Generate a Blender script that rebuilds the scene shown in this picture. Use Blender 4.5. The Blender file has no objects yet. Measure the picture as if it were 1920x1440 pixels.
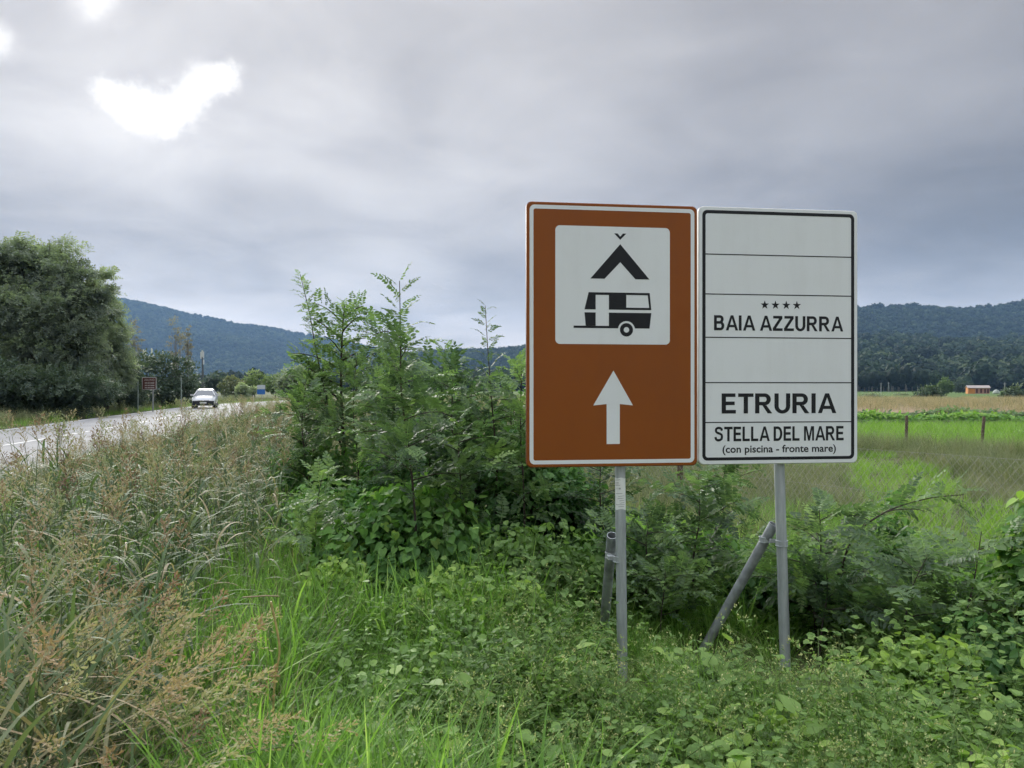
import bpy, math, random
import numpy as np
from mathutils import Vector, Matrix

R = math.radians
random.seed(11)
rng = np.random.default_rng(11)
scene = bpy.context.scene
COL = scene.collection
CAMZ = 1.65
HOR = 728.0          # horizon row in the 1920 x 1440 photograph
F = 1440.0           # focal length in those pixels

# ------------------------------------------------------------------ camera
cam = bpy.data.cameras.new('camera')
camo = bpy.data.objects.new('camera', cam)
COL.objects.link(camo)
camo.location = (0, 0, CAMZ)
camo.rotation_euler = (R(90), 0, 0)
cam.sensor_width = 36.0
cam.lens = 27.0
cam.shift_y = 8.0 / 1920.0
cam.clip_start = 0.05
cam.clip_end = 20000
scene.camera = camo

def at(px, py, Y):
    return Vector(((px - 960) / F * Y, Y, CAMZ + (HOR - py) / F * Y))

def gx(px, Y):
    return (px - 960) / F * Y

# ------------------------------------------------------------------ render settings
scene.render.engine = 'CYCLES'
cy = scene.cycles
cy.max_bounces = 5
cy.diffuse_bounces = 2
cy.glossy_bounces = 1
cy.transmission_bounces = 3
cy.volume_bounces = 0
cy.transparent_max_bounces = 4
cy.use_denoising = True
cy.sample_clamp_indirect = 6.0
cy.use_adaptive_sampling = True
cy.adaptive_threshold = 0.019
cy.adaptive_min_samples = 12
scene.view_settings.view_transform = 'Standard'
scene.view_settings.look = 'None'
scene.view_settings.exposure = 1.62
scene.view_settings.gamma = 1.0
scene.view_settings.use_curve_mapping = False

# ------------------------------------------------------------------ world: overcast sky with a bright gap where the sun stands
SUN_AZ, SUN_EL = R(-24.0), R(19.0)
SUN_DIR = Vector((math.sin(SUN_AZ) * math.cos(SUN_EL), math.cos(SUN_AZ) * math.cos(SUN_EL), math.sin(SUN_EL)))
world = bpy.data.worlds.new('World')
scene.world = world
world.use_nodes = True
world.cycles.sampling_method = 'MANUAL'
world.cycles.sample_map_resolution = 512
wt = world.node_tree
wt.nodes.clear()
def wn(t, **k):
    n = wt.nodes.new(t)
    for a, b in k.items():
        setattr(n, a, b)
    return n
def wl(a, b):
    wt.links.new(a, b)
def wmath(op, a, b=None, c=None, clamp=False):
    n = wn('ShaderNodeMath', operation=op, use_clamp=clamp)
    for i, v in enumerate((a, b, c)):
        if v is None:
            continue
        if isinstance(v, (int, float)):
            n.inputs[i].default_value = v
        else:
            wl(v, n.inputs[i])
    return n.outputs[0]
def wsmooth(x, lo, hi, t0=0.0, t1=1.0):
    n = wn('ShaderNodeMapRange', interpolation_type='SMOOTHSTEP')
    wl(x, n.inputs[0])
    n.inputs[1].default_value = lo; n.inputs[2].default_value = hi
    n.inputs[3].default_value = t0; n.inputs[4].default_value = t1
    return n.outputs[0]
tc = wn('ShaderNodeTexCoord')
nrm = wn('ShaderNodeVectorMath', operation='NORMALIZE')
wl(tc.outputs['Generated'], nrm.inputs[0])
D = nrm.outputs[0]
sep = wn('ShaderNodeSeparateXYZ'); wl(D, sep.inputs[0])
zc = wmath('MAXIMUM', sep.outputs[2], 0.0)
den = wmath('ADD', zc, 0.16)
comb = wn('ShaderNodeCombineXYZ')
wl(wmath('DIVIDE', sep.outputs[0], den), comb.inputs[0])
wl(wmath('DIVIDE', sep.outputs[1], den), comb.inputs[1])
def wnoise(vec, scale, detail=4.0, rough=0.5, dist=0.0):
    n = wn('ShaderNodeTexNoise')
    n.inputs['Scale'].default_value = scale
    n.inputs['Detail'].default_value = detail
    n.inputs['Roughness'].default_value = rough
    n.inputs['Distortion'].default_value = dist
    wl(vec, n.inputs['Vector'])
    return n
cl1 = wnoise(comb.outputs[0], 0.62, 4.0, 0.45, 0.35)
cl2 = wnoise(comb.outputs[0], 1.7, 6.0, 0.55, 0.5)
wob = wnoise(D, 26.0, 7.0, 0.66)
wv = wn('ShaderNodeVectorMath', operation='SUBTRACT'); wl(wob.outputs['Color'], wv.inputs[0]); wv.inputs[1].default_value = (0.5, 0.5, 0.5)
ws = wn('ShaderNodeVectorMath', operation='SCALE'); wl(wv.outputs[0], ws.inputs[0]); ws.inputs['Scale'].default_value = 0.050
wa = wn('ShaderNodeVectorMath', operation='ADD'); wl(D, wa.inputs[0]); wl(ws.outputs[0], wa.inputs[1])
wa2 = wn('ShaderNodeVectorMath', operation='NORMALIZE'); wl(wa.outputs[0], wa2.inputs[0])
DW = wa2.outputs[0]
def pixdir(px, py):
    return Vector(((px - 960) / F, 1.0, (HOR - py) / F)).normalized()
def lobe(px, py, rpx):
    d = wn('ShaderNodeVectorMath', operation='DOT_PRODUCT'); wl(DW, d.inputs[0]); d.inputs[1].default_value = pixdir(px, py)
    k = 2.0 / (rpx * .92 / F) ** 2
    e = wmath('MULTIPLY', wmath('SUBTRACT', d.outputs['Value'], 1.0), k)
    return wmath('POWER', 2.718, e)
gap = None
for px, py, r in ((205, 178, 24), (232, 186, 28), (262, 196, 30), (292, 212, 32), (314, 228, 26), (330, 200, 32), (352, 178, 32), (378, 162, 30), (402, 150, 26), (424, 138, 20),
                  (176, -12, 44), (-12, 72, 30), (90, -130, 60), (-180, 20, 70)):
    l = lobe(px, py, r)
    gap = l if gap is None else wmath('ADD', gap, l)
hole = wmath('POWER', wsmooth(gap, 0.30, 2.7), 1.8)
halo = wsmooth(gap, 0.0, 0.9)
sd = wn('ShaderNodeVectorMath', operation='DOT_PRODUCT'); wl(D, sd.inputs[0]); sd.inputs[1].default_value = SUN_DIR
sdc = wmath('MAXIMUM', sd.outputs['Value'], 0.0)
glow = wmath('POWER', sdc, 5.0)
glow2 = wmath('POWER', sdc, 40.0)
n1 = wmath('SUBTRACT', cl1.outputs['Fac'], 0.5)
n2 = wmath('SUBTRACT', cl2.outputs['Fac'], 0.5)
B = wmath('ADD', 0.112, wmath('MULTIPLY', glow, 0.132))
B = wmath('ADD', B, wmath('MULTIPLY', glow2, 0.030))
low = wsmooth(zc, 0.02, 0.17, 1.0, 0.0)
B = wmath('ADD', B, wmath('MULTIPLY', low, 0.155))
var = wmath('ADD', 1.0, wmath('ADD', wmath('MULTIPLY', n1, 1.5), wmath('MULTIPLY', n2, 0.95)))
B = wmath('MULTIPLY', B, var)
zen = wsmooth(zc, 0.42, 0.95, 1.0, 6.6)      # an overcast sky is several times brighter overhead than low down
B = wmath('MULTIPLY', B, zen)
B = wmath('ADD', B, wmath('MULTIPLY', halo, 0.10))
tint = wn('ShaderNodeMix', data_type='RGBA')
wl(wmath('ADD', wmath('MULTIPLY', B, 2.4), wmath('MULTIPLY', n2, 0.5), clamp=True), tint.inputs[0])
tint.inputs[6].default_value = (1.0, 0.985, 1.04, 1)
tint.inputs[7].default_value = (1.035, 1.0, 0.975, 1)
warm = wn('ShaderNodeMix', data_type='RGBA'); wl(low, warm.inputs[0]); wl(tint.outputs[2], warm.inputs[6]); warm.inputs[7].default_value = (1.09, 1.0, 0.93, 1)
zt = wn('ShaderNodeMix', data_type='RGBA'); wl(wsmooth(zc, 0.45, 1.0), zt.inputs[0]); wl(warm.outputs[2], zt.inputs[6]); zt.inputs[7].default_value = (0.93, 0.995, 1.11, 1)
cloudc = wn('ShaderNodeVectorMath', operation='SCALE'); wl(zt.outputs[2], cloudc.inputs[0]); wl(B, cloudc.inputs['Scale'])
skytex = wn('ShaderNodeTexSky', sky_type='NISHITA')
skytex.sun_disc = False
skytex.sun_elevation = SUN_EL
skytex.sun_rotation = SUN_AZ
skys = wn('ShaderNodeVectorMath', operation='SCALE'); wl(skytex.outputs[0], skys.inputs[0]); skys.inputs['Scale'].default_value = 0.10
skyb = wn('ShaderNodeVectorMath', operation='MINIMUM'); wl(skys.outputs[0], skyb.inputs[0]); skyb.inputs[1].default_value = (0.5, 0.5, 0.5)
lit = wn('ShaderNodeVectorMath', operation='ADD'); wl(skyb.outputs[0], lit.inputs[0]); lit.inputs[1].default_value = (0.35, 0.35, 0.33)
mixw = wn('ShaderNodeMix', data_type='RGBA')
wl(hole, mixw.inputs[0]); wl(cloudc.outputs[0], mixw.inputs[6]); wl(lit.outputs[0], mixw.inputs[7])
bg = wn('ShaderNodeBackground'); wl(mixw.outputs[2], bg.inputs[0]); bg.inputs[1].default_value = 1.0
wo = wn('ShaderNodeOutputWorld'); wl(bg.outputs[0], wo.inputs[0])

# ------------------------------------------------------------------ sun (weak and soft behind the cloud)
sun = bpy.data.lights.new('sun', 'SUN')
sun.energy = 1.4
sun.angle = R(25)
sun.color = (1.0, 0.96, 0.88)
suno = bpy.data.objects.new('sun', sun)
COL.objects.link(suno)
suno.rotation_euler = (-SUN_DIR).to_track_quat('-Z', 'Y').to_euler()

# ================================================================== helpers
class Geo:
    """Collects vertices and faces; build() links them as one mesh object."""
    def __init__(s):
        s.v = []; s.t = []; s.n = 0
        s.loops = []; s.tot = []; s.mi = []; s.sm = []
    def add(s, verts, faces, mat=0, tint=0.5, smooth=False):
        verts = np.asarray(verts, dtype=np.float32).reshape(-1, 3)
        nv = len(verts)
        s.v.append(verts)
        s.t.append(np.full(nv, tint, np.float32) if np.isscalar(tint) else np.asarray(tint, np.float32))
        if isinstance(faces, np.ndarray):
            groups = [faces]
        else:
            d = {}
            for f in faces:
                d.setdefault(len(f), []).append(f)
            groups = [np.array(g) for g in d.values()]
        for g in groups:
            if len(g) == 0:
                continue
            s.loops.append((g + s.n).ravel().astype(np.int32))
            s.tot.append(np.full(len(g), g.shape[1], np.int32))
            s.mi.append(np.full(len(g), mat, np.int32))
            s.sm.append(np.full(len(g), smooth, bool))
        s.n += nv
    def inst(s, tmpl, M, O, mat=None, tint=None, smooth=False):
        """many copies of a template (Tm); M (N,3,3) maps columns, O (N,3)"""
        N = len(O)
        if N == 0:
            return
        V = np.einsum('nij,kj->nki', M, tmpl.v) + O[:, None, :]
        k = len(tmpl.v)
        tt = np.broadcast_to(tmpl.t[None, :], (N, k)).copy()
        if tint is not None:
            tt = np.clip(tt + (np.asarray(tint)[:, None] - 0.5), 0, 1)
        base = s.n
        s.v.append(V.reshape(-1, 3).astype(np.float32)); s.t.append(tt.ravel().astype(np.float32))
        for (g, m) in tmpl.groups:
            gg = (g[None, :, :] + (np.arange(N) * k)[:, None, None] + base)
            s.loops.append(gg.reshape(-1).astype(np.int32))
            c = N * len(g)
            s.tot.append(np.full(c, g.shape[1], np.int32))
            s.mi.append(np.full(c, m if mat is None else mat, np.int32))
            s.sm.append(np.full(c, smooth, bool))
        s.n += N * k
    def mesh(s, name, mats):
        me = bpy.data.meshes.new(name)
        if s.n == 0:
            return me
        v = np.concatenate(s.v); t = np.concatenate(s.t)
        loops = np.concatenate(s.loops); tot = np.concatenate(s.tot)
        me.vertices.add(len(v)); me.vertices.foreach_set('co', v.ravel())
        me.loops.add(len(loops)); me.loops.foreach_set('vertex_index', loops)
        me.polygons.add(len(tot))
        st = np.concatenate(([0], np.cumsum(tot)[:-1])).astype(np.int32)
        me.polygons.foreach_set('loop_start', st)
        me.polygons.foreach_set('loop_total', tot)
        for m in mats:
            me.materials.append(m)
        me.polygons.foreach_set('material_index', np.concatenate(s.mi))
        me.polygons.foreach_set('use_smooth', np.concatenate(s.sm))
        a = me.attributes.new('tint', 'FLOAT', 'POINT')
        a.data.foreach_set('value', t)
        me.update(calc_edges=True)
        return me
    def build(s, name, mats, parent=None, loc=None):
        if not isinstance(mats, (list, tuple)):
            mats = [mats]
        o = bpy.data.objects.new(name, s.mesh(name, mats))
        COL.objects.link(o)
        if parent is not None:
            o.parent = parent
        if loc is not None:
            o.location = loc
        return o

class Tm:
    def __init__(s, geo):
        s.v = np.concatenate(geo.v).astype(np.float64); s.t = np.concatenate(geo.t)
        s.groups = []
        for l, tot, mi in zip(geo.loops, geo.tot, geo.mi):
            s.groups.append((l.reshape(-1, tot[0]).astype(np.int64), int(mi[0])))

def frames(d, up=None, roll=None):
    """matrices whose columns are right, direction, normal"""
    d = np.asarray(d, float); d = d / np.maximum(np.linalg.norm(d, axis=1, keepdims=True), 1e-9)
    u = np.tile(np.array([0, 0, 1.0]), (len(d), 1)) if up is None else np.asarray(up, float)
    r = np.cross(d, u)
    bad = np.linalg.norm(r, axis=1) < 1e-4
    r[bad] = (1, 0, 0)
    r /= np.linalg.norm(r, axis=1, keepdims=True)
    n = np.cross(r, d)
    if roll is not None:
        c, s = np.cos(roll)[:, None], np.sin(roll)[:, None]
        r, n = r * c + n * s, n * c - r * s
    return np.stack([r, d, n], axis=2)

def tube(geo, pts, rad, n=5, mat=0, tint=0.5, cap=True, smooth=True):
    pts = np.asarray(pts, float); k = len(pts)
    rad = np.full(k, rad) if np.isscalar(rad) else np.asarray(rad, float)
    tan = np.gradient(pts, axis=0); tan /= np.maximum(np.linalg.norm(tan, axis=1, keepdims=True), 1e-9)
    ref = np.array([1.0, 0, 0]) if abs(tan[0][0]) < 0.8 else np.array([0, 1.0, 0])
    a = np.cross(tan, ref); a /= np.maximum(np.linalg.norm(a, axis=1, keepdims=True), 1e-9)
    b = np.cross(tan, a)
    th = np.arange(n) * 2 * math.pi / n
    V = pts[:, None, :] + rad[:, None, None] * (np.cos(th)[None, :, None] * a[:, None, :] + np.sin(th)[None, :, None] * b[:, None, :])
    fs = []
    for i in range(k - 1):
        for j in range(n):
            j2 = (j + 1) % n
            fs.append((i * n + j, i * n + j2, (i + 1) * n + j2, (i + 1) * n + j))
    geo.add(V.reshape(-1, 3), fs, mat, tint, smooth)
    if cap and n > 3:
        geo.add(V[-1], [tuple(range(n))], mat, tint)
        geo.add(V[0], [tuple(range(n))[::-1]], mat, tint)

def blades(geo, base, az, L, tilt0, curve, w, K=4, mat=0, tint=0.5, taper=1.6, fold=0.0, w0=0.35):
    """curved grass blades, all arguments arrays of N"""
    base = np.asarray(base, float); N = len(base)
    f = lambda x: np.full(N, float(x)) if np.isscalar(x) else np.asarray(x, float)
    az, L, tilt0, curve, w = map(f, (az, L, tilt0, curve, w))
    tint = f(tint)
    dirh = np.stack([np.cos(az), np.sin(az), np.zeros(N)], 1)
    side = np.stack([-np.sin(az), np.cos(az), np.zeros(N)], 1)
    P = base.copy(); rows = []
    for i in range(K + 1):
        s = i / K
        ww = w * (w0 + (1 - w0) * min(1, s * 3.5)) * (1 - s ** taper)
        sd_ = side * (ww * 0.5)[:, None]
        if i == K:
            rows.append(P[:, None, :])
        else:
            rows.append(np.stack([P - sd_, P + sd_], 1))
        th = tilt0 + curve * (s + 0.5 / K)
        P = P + (L / K)[:, None] * (np.sin(th)[:, None] * dirh + np.cos(th)[:, None] * np.array([0, 0, 1.0]))
    V = np.concatenate(rows, axis=1)           # N, 2K+1, 3
    kk = 2 * K + 1
    q = []; 
    for i in range(K - 1):
        q.append((2 * i, 2 * i + 1, 2 * i + 3, 2 * i + 2))
    q = np.array(q); tri = np.array([(2 * K - 2, 2 * K - 1, 2 * K)])
    off = (np.arange(N) * kk)[:, None, None]
    tv = np.repeat(tint, kk)
    b0 = geo.n
    geo.v.append(V.reshape(-1, 3).astype(np.float32)); geo.t.append(tv.astype(np.float32)); geo.n += N * kk
    for g in (q, tri):
        if len(g) == 0: continue
        gg = g[None] + off + b0
        geo.loops.append(gg.reshape(-1).astype(np.int32))
        c = N * len(g)
        geo.tot.append(np.full(c, g.shape[1], np.int32)); geo.mi.append(np.full(c, mat, np.int32)); geo.sm.append(np.full(c, False))

def empty(name, loc=(0, 0, 0), rz=0.0):
    o = bpy.data.objects.new(name, None)
    o.empty_display_size = 0.1
    COL.objects.link(o); o.location = loc; o.rotation_euler = (0, 0, rz)
    return o

def tag(o, label=None, cat=None, group=None, kind=None):
    if label: o['label'] = label
    if cat: o['category'] = cat
    if group: o['group'] = group
    if kind: o['kind'] = kind
    return o

def box(geo, c, s, mat=0, tint=0.5, rot=None):
    x, y, z = (q / 2 for q in s)
    V = np.array([(-x, -y, -z), (x, -y, -z), (x, y, -z), (-x, y, -z), (-x, -y, z), (x, -y, z), (x, y, z), (-x, y, z)])
    if rot is not None:
        V = V @ np.array(Matrix.Rotation(rot, 3, 'Z')).T
    geo.add(V + np.array(c), [(0, 3, 2, 1), (4, 5, 6, 7), (0, 1, 5, 4), (1, 2, 6, 5), (2, 3, 7, 6), (3, 0, 4, 7)], mat, tint)

# ---- scatter: a node group that places prototype meshes on points (for what nobody could count)
def scatter(name, protos, P, rot, scl, idx, label, cat):
    P = np.asarray(P, np.float32)
    me = bpy.data.meshes.new(name)
    me.vertices.add(len(P)); me.vertices.foreach_set('co', P.ravel())
    a = me.attributes.new('rot', 'FLOAT_VECTOR', 'POINT'); a.data.foreach_set('vector', np.asarray(rot, np.float32).ravel())
    a = me.attributes.new('scl', 'FLOAT', 'POINT'); a.data.foreach_set('value', np.asarray(scl, np.float32))
    a = me.attributes.new('idx', 'INT', 'POINT'); a.data.foreach_set('value', np.asarray(idx, np.int32))
    me.update()
    o = bpy.data.objects.new(name, me); COL.objects.link(o)
    tag(o, label, cat, kind='stuff')
    c = bpy.data.collections.new(name + '_kinds')
    for i, m in enumerate(protos):
        c.objects.link(bpy.data.objects.new('%s_kind_%02d' % (name, i), m))
    ng = bpy.data.node_groups.new(name, 'GeometryNodeTree')
    ng.interface.new_socket('Geometry', in_out='INPUT', socket_type='NodeSocketGeometry')
    ng.interface.new_socket('Geometry', in_out='OUTPUT', socket_type='NodeSocketGeometry')
    gi = ng.nodes.new('NodeGroupInput'); go = ng.nodes.new('NodeGroupOutput')
    ip = ng.nodes.new('GeometryNodeInstanceOnPoints')
    ci = ng.nodes.new('GeometryNodeCollectionInfo')
    ci.inputs['Collection'].default_value = c
    ci.inputs['Separate Children'].default_value = True
    ci.inputs['Reset Children'].default_value = True
    def na(nm, t):
        n = ng.nodes.new('GeometryNodeInputNamedAttribute'); n.data_type = t; n.inputs['Name'].default_value = nm
        return n.outputs['Attribute']
    e2r = ng.nodes.new('FunctionNodeEulerToRotation')
    L = ng.links.new
    L(gi.outputs[0], ip.inputs['Points']); L(ci.outputs[0], ip.inputs['Instance'])
    ip.inputs['Pick Instance'].default_value = True
    L(na('idx', 'INT'), ip.inputs['Instance Index'])
    L(na('rot', 'FLOAT_VECTOR'), e2r.inputs[0]); L(e2r.outputs[0], ip.inputs['Rotation'])
    L(na('scl', 'FLOAT'), ip.inputs['Scale'])
    L(ip.outputs[0], go.inputs[0])
    md = o.modifiers.new('scatter', 'NODES'); md.node_group = ng
    return o

# ---- cheap value noise for laying things out
def vnoise(x, y, s=1.0, seed=0):
    x = np.asarray(x, float) * s; y = np.asarray(y, float) * s
    xi = np.floor(x).astype(np.int64); yi = np.floor(y).astype(np.int64)
    xf = x - xi; yf = y - yi
    def h(a, b):
        n = (a * 374761393 + b * 668265263 + seed * 974634777) & 0xffffffff
        n = ((n ^ (n >> 13)) * 1274126177) & 0xffffffff
        return ((n ^ (n >> 16)) & 0xffff) / 65535.0
    u = xf * xf * (3 - 2 * xf); v = yf * yf * (3 - 2 * yf)
    return (h(xi, yi) * (1 - u) + h(xi + 1, yi) * u) * (1 - v) + (h(xi, yi + 1) * (1 - u) + h(xi + 1, yi + 1) * u) * v

# ================================================================== materials
def nmat(name):
    m = bpy.data.materials.new(name); m.use_nodes = True
    return m, m.node_tree.nodes, m.node_tree.links
def ramp(nodes, stops):
    r = nodes.new('ShaderNodeValToRGB')
    e = r.color_ramp.elements
    while len(e) < len(stops):
        e.new(0.5)
    for i, (p, c) in enumerate(stops):
        e[i].position = p; e[i].color = (*c, 1)
    return r

def leaf_mat(name, stops, trans=0.35, rough=0.5, spec=0.4, rnd=0.35, glow=1.25):
    stops = [(a_, (min(.6, b_[0] * 1.42), min(.6, b_[1] * 1.42), min(.6, b_[2] * 1.32))) for a_, b_ in stops]
    m, N, L = nmat(name)
    p = N['Principled BSDF']; out = N['Material Output']
    at_ = N.new('ShaderNodeAttribute'); at_.attribute_name = 'tint'
    oi = N.new('ShaderNodeObjectInfo')
    a = N.new('ShaderNodeMath'); a.operation = 'SUBTRACT'; L.new(oi.outputs['Random'], a.inputs[0]); a.inputs[1].default_value = 0.5
    b = N.new('ShaderNodeMath'); b.operation = 'MULTIPLY_ADD'; L.new(a.outputs[0], b.inputs[0]); b.inputs[1].default_value = rnd; L.new(at_.outputs['Fac'], b.inputs[2])
    r = ramp(N, stops); L.new(b.outputs[0], r.inputs[0])
    L.new(r.outputs[0], p.inputs['Base Color'])
    p.inputs['Roughness'].default_value = rough
    p.inputs['Specular IOR Level'].default_value = spec
    t = N.new('ShaderNodeBsdfTranslucent')
    g = N.new('ShaderNodeMix'); g.data_type = 'RGBA'; g.blend_type = 'MULTIPLY'; g.inputs[0].default_value = 1.0
    L.new(r.outputs[0], g.inputs[6]); g.inputs[7].default_value = (1.10 * glow, 1.20 * glow, 0.68 * glow, 1)
    L.new(g.outputs[2], t.inputs[0])
    mx = N.new('ShaderNodeMixShader'); mx.inputs[0].default_value = trans
    L.new(p.outputs[0], mx.inputs[1]); L.new(t.outputs[0], mx.inputs[2])
    L.new(mx.outputs[0], out.inputs[0])
    return m

def plain(name, col, rough=0.6, metal=0.0, spec=0.5, var=0.0, scale=8.0, bump=0.0, col2=None, coat=0.0):
    m, N, L = nmat(name)
    p = N['Principled BSDF']
    p.inputs['Base Color'].default_value = (*col, 1)
    p.inputs['Roughness'].default_value = rough
    p.inputs['Metallic'].default_value = metal
    p.inputs['Specular IOR Level'].default_value = spec
    p.inputs['Coat Weight'].default_value = coat
    if var or col2 or bump:
        tcn = N.new('ShaderNodeTexCoord')
        n = N.new('ShaderNodeTexNoise'); n.inputs['Scale'].default_value = scale; n.inputs['Detail'].default_value = 6
        L.new(tcn.outputs['Object'], n.inputs['Vector'])
        c2 = col2 or tuple(c * (1 - var) for c in col)
        r = ramp(N, [(0.35, c2), (0.65, col)]); L.new(n.outputs['Fac'], r.inputs[0])
        L.new(r.outputs[0], p.inputs['Base Color'])
        if bump:
            b = N.new('ShaderNodeBump'); b.inputs['Strength'].default_value = bump; b.inputs['Distance'].default_value = 0.01
            L.new(n.outputs['Fac'], b.inputs['Height']); L.new(b.outputs[0], p.inputs['Normal'])
    return m

G_ROB = [(0.0, (0.022, 0.044, 0.026)), (0.4, (0.064, 0.108, 0.056)), (0.75, (0.125, 0.195, 0.082)), (1.0, (0.20, 0.285, 0.10))]
M_ROB = leaf_mat('robinia_leaf', G_ROB, 0.38, 0.50, 0.42)
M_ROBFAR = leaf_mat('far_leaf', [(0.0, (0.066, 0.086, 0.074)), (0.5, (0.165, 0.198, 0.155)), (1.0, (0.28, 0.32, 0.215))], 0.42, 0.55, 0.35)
M_VINE = leaf_mat('vine_leaf', [(0.0, (0.024, 0.058, 0.022)), (0.5, (0.056, 0.132, 0.038)), (0.85, (0.115, 0.225, 0.052)), (1.0, (0.20, 0.31, 0.07))], 0.34, 0.55, 0.35)
M_BRAMBLE = leaf_mat('bramble_leaf', [(0.0, (0.040, 0.072, 0.026)), (0.5, (0.105, 0.180, 0.056)), (0.85, (0.180, 0.275, 0.085)), (1.0, (0.29, 0.40, 0.11))], 0.38, 0.55, 0.32)
M_GRASS = leaf_mat('lush_grass', [(0.0, (0.038, 0.082, 0.018)), (0.5, (0.105, 0.205, 0.040)), (0.85, (0.185, 0.315, 0.070)), (1.0, (0.29, 0.40, 0.13))], 0.42, 0.55, 0.28)
M_SORG = leaf_mat('tall_grass_leaf', [(0.0, (0.034, 0.062, 0.028)), (0.35, (0.076, 0.115, 0.055)), (0.62, (0.155, 0.170, 0.100)), (0.82, (0.30, 0.24, 0.165)), (1.0, (0.42, 0.32, 0.225))], 0.30, 0.6, 0.28)
M_SEED = leaf_mat('seed_head', [(0.0, (0.075, 0.048, 0.042)), (0.25, (0.17, 0.110, 0.085)), (0.55, (0.27, 0.215, 0.155)), (0.85, (0.27, 0.25, 0.17)), (1.0, (0.20, 0.225, 0.135))], 0.2, 0.65, 0.2, rnd=0.7)
M_DRY = leaf_mat('dry_grass', [(0.0, (0.060, 0.085, 0.040)), (0.45, (0.120, 0.133, 0.072)), (0.75, (0.215, 0.190, 0.125)), (1.0, (0.33, 0.26, 0.185))], 0.25, 0.6, 0.25, rnd=0.5)
M_FDRYG = leaf_mat('olive_field_grass', [(0.0, (0.075, 0.100, 0.050)), (0.4, (0.130, 0.150, 0.085)), (0.75, (0.180, 0.185, 0.120)), (1.0, (0.24, 0.20, 0.15))], 0.28, 0.65, 0.2, rnd=0.7)
M_FIELDG = leaf_mat('field_grass', [(0.0, (0.075, 0.148, 0.028)), (0.5, (0.135, 0.240, 0.040)), (1.0, (0.23, 0.34, 0.07))], 0.35, 0.5, 0.3)
M_WEED = leaf_mat('weed_stem', [(0.0, (0.070, 0.120, 0.040)), (0.5, (0.150, 0.215, 0.075)), (1.0, (0.25, 0.30, 0.11))], 0.2, 0.55, 0.3)
M_BUD = leaf_mat('weed_bud', [(0.0, (0.24, 0.29, 0.14)), (0.5, (0.34, 0.37, 0.17)), (0.85, (0.46, 0.44, 0.20)), (1.0, (0.52, 0.40, 0.19))], 0.2, 0.6, 0.2)
M_BARK = plain('bark', (0.075, 0.058, 0.045), 0.9, var=0.5, scale=20, bump=0.4)
M_BARKP = plain('pale_bark', (0.30, 0.27, 0.23), 0.9, var=0.4, scale=10, bump=0.3)
M_STEM = plain('green_stem', (0.075, 0.085, 0.045), 0.7, var=0.5, scale=15)
M_FORESTL = leaf_mat('forest_leaf_pale', [(0.0, (0.022, 0.036, 0.020)), (0.4, (0.040, 0.062, 0.030)), (0.8, (0.064, 0.090, 0.040)), (1.0, (0.095, 0.115, 0.055))], 0.12, 0.7, 0.2, rnd=0.8)
M_FOREST = leaf_mat('forest_leaf', [(0.0, (0.009, 0.018, 0.012)), (0.4, (0.017, 0.033, 0.018)), (0.8, (0.032, 0.054, 0.025)), (1.0, (0.060, 0.080, 0.036))], 0.12, 0.7, 0.2, rnd=0.8)
M_EVERG = leaf_mat('evergreen_leaf', [(0.0, (0.022, 0.038, 0.026)), (0.5, (0.050, 0.076, 0.046)), (1.0, (0.105, 0.135, 0.075))], 0.22, 0.5, 0.4)
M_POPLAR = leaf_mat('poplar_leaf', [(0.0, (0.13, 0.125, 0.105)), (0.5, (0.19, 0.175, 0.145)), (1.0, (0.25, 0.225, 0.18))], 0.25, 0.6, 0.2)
M_OLIVE = leaf_mat('olive_leaf', [(0.0, (0.060, 0.080, 0.045)), (0.5, (0.12, 0.14, 0.075)), (1.0, (0.20, 0.20, 0.11))], 0.2, 0.6, 0.3)
M_LIGHTG = leaf_mat('light_tree_leaf', [(0.0, (0.055, 0.090, 0.035)), (0.5, (0.10, 0.15, 0.055)), (1.0, (0.17, 0.22, 0.085))], 0.25, 0.55, 0.3)

# ground: soil and low growth
def ground_mat():
    m, N, L = nmat('ground_soil')
    p = N['Principled BSDF']; p.inputs['Roughness'].default_value = 0.95; p.inputs['Specular IOR Level'].default_value = 0.1
    t = N.new('ShaderNodeTexCoord')
    n = N.new('ShaderNodeTexNoise'); n.inputs['Scale'].default_value = 0.35; n.inputs['Detail'].default_value = 9; n.inputs['Roughness'].default_value = 0.65
    L.new(t.outputs['Object'], n.inputs['Vector'])
    n2 = N.new('ShaderNodeTexNoise'); n2.inputs['Scale'].default_value = 9.0; n2.inputs['Detail'].default_value = 8
    L.new(t.outputs['Object'], n2.inputs['Vector'])
    r = ramp(N, [(0.35, (0.050, 0.070, 0.026)), (0.5, (0.085, 0.105, 0.040)), (0.66, (0.13, 0.12, 0.065))])
    a = N.new('ShaderNodeMath'); a.operation = 'MULTIPLY_ADD'; L.new(n2.outputs['Fac'], a.inputs[0]); a.inputs[1].default_value = 0.4
    s = N.new('ShaderNodeMath'); s.operation = 'SUBTRACT'; L.new(n.outputs['Fac'], s.inputs[0]); s.inputs[1].default_value = 0.2
    L.new(s.outputs[0], a.inputs[2]); L.new(a.outputs[0], r.inputs[0])
    L.new(r.outputs[0], p.inputs['Base Color'])
    b = N.new('ShaderNodeBump'); b.inputs['Strength'].default_value = 0.6; b.inputs['Distance'].default_value = 0.05
    L.new(n2.outputs['Fac'], b.inputs['Height']); L.new(b.outputs[0], p.inputs['Normal'])
    return m
M_GROUND = ground_mat()
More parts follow.
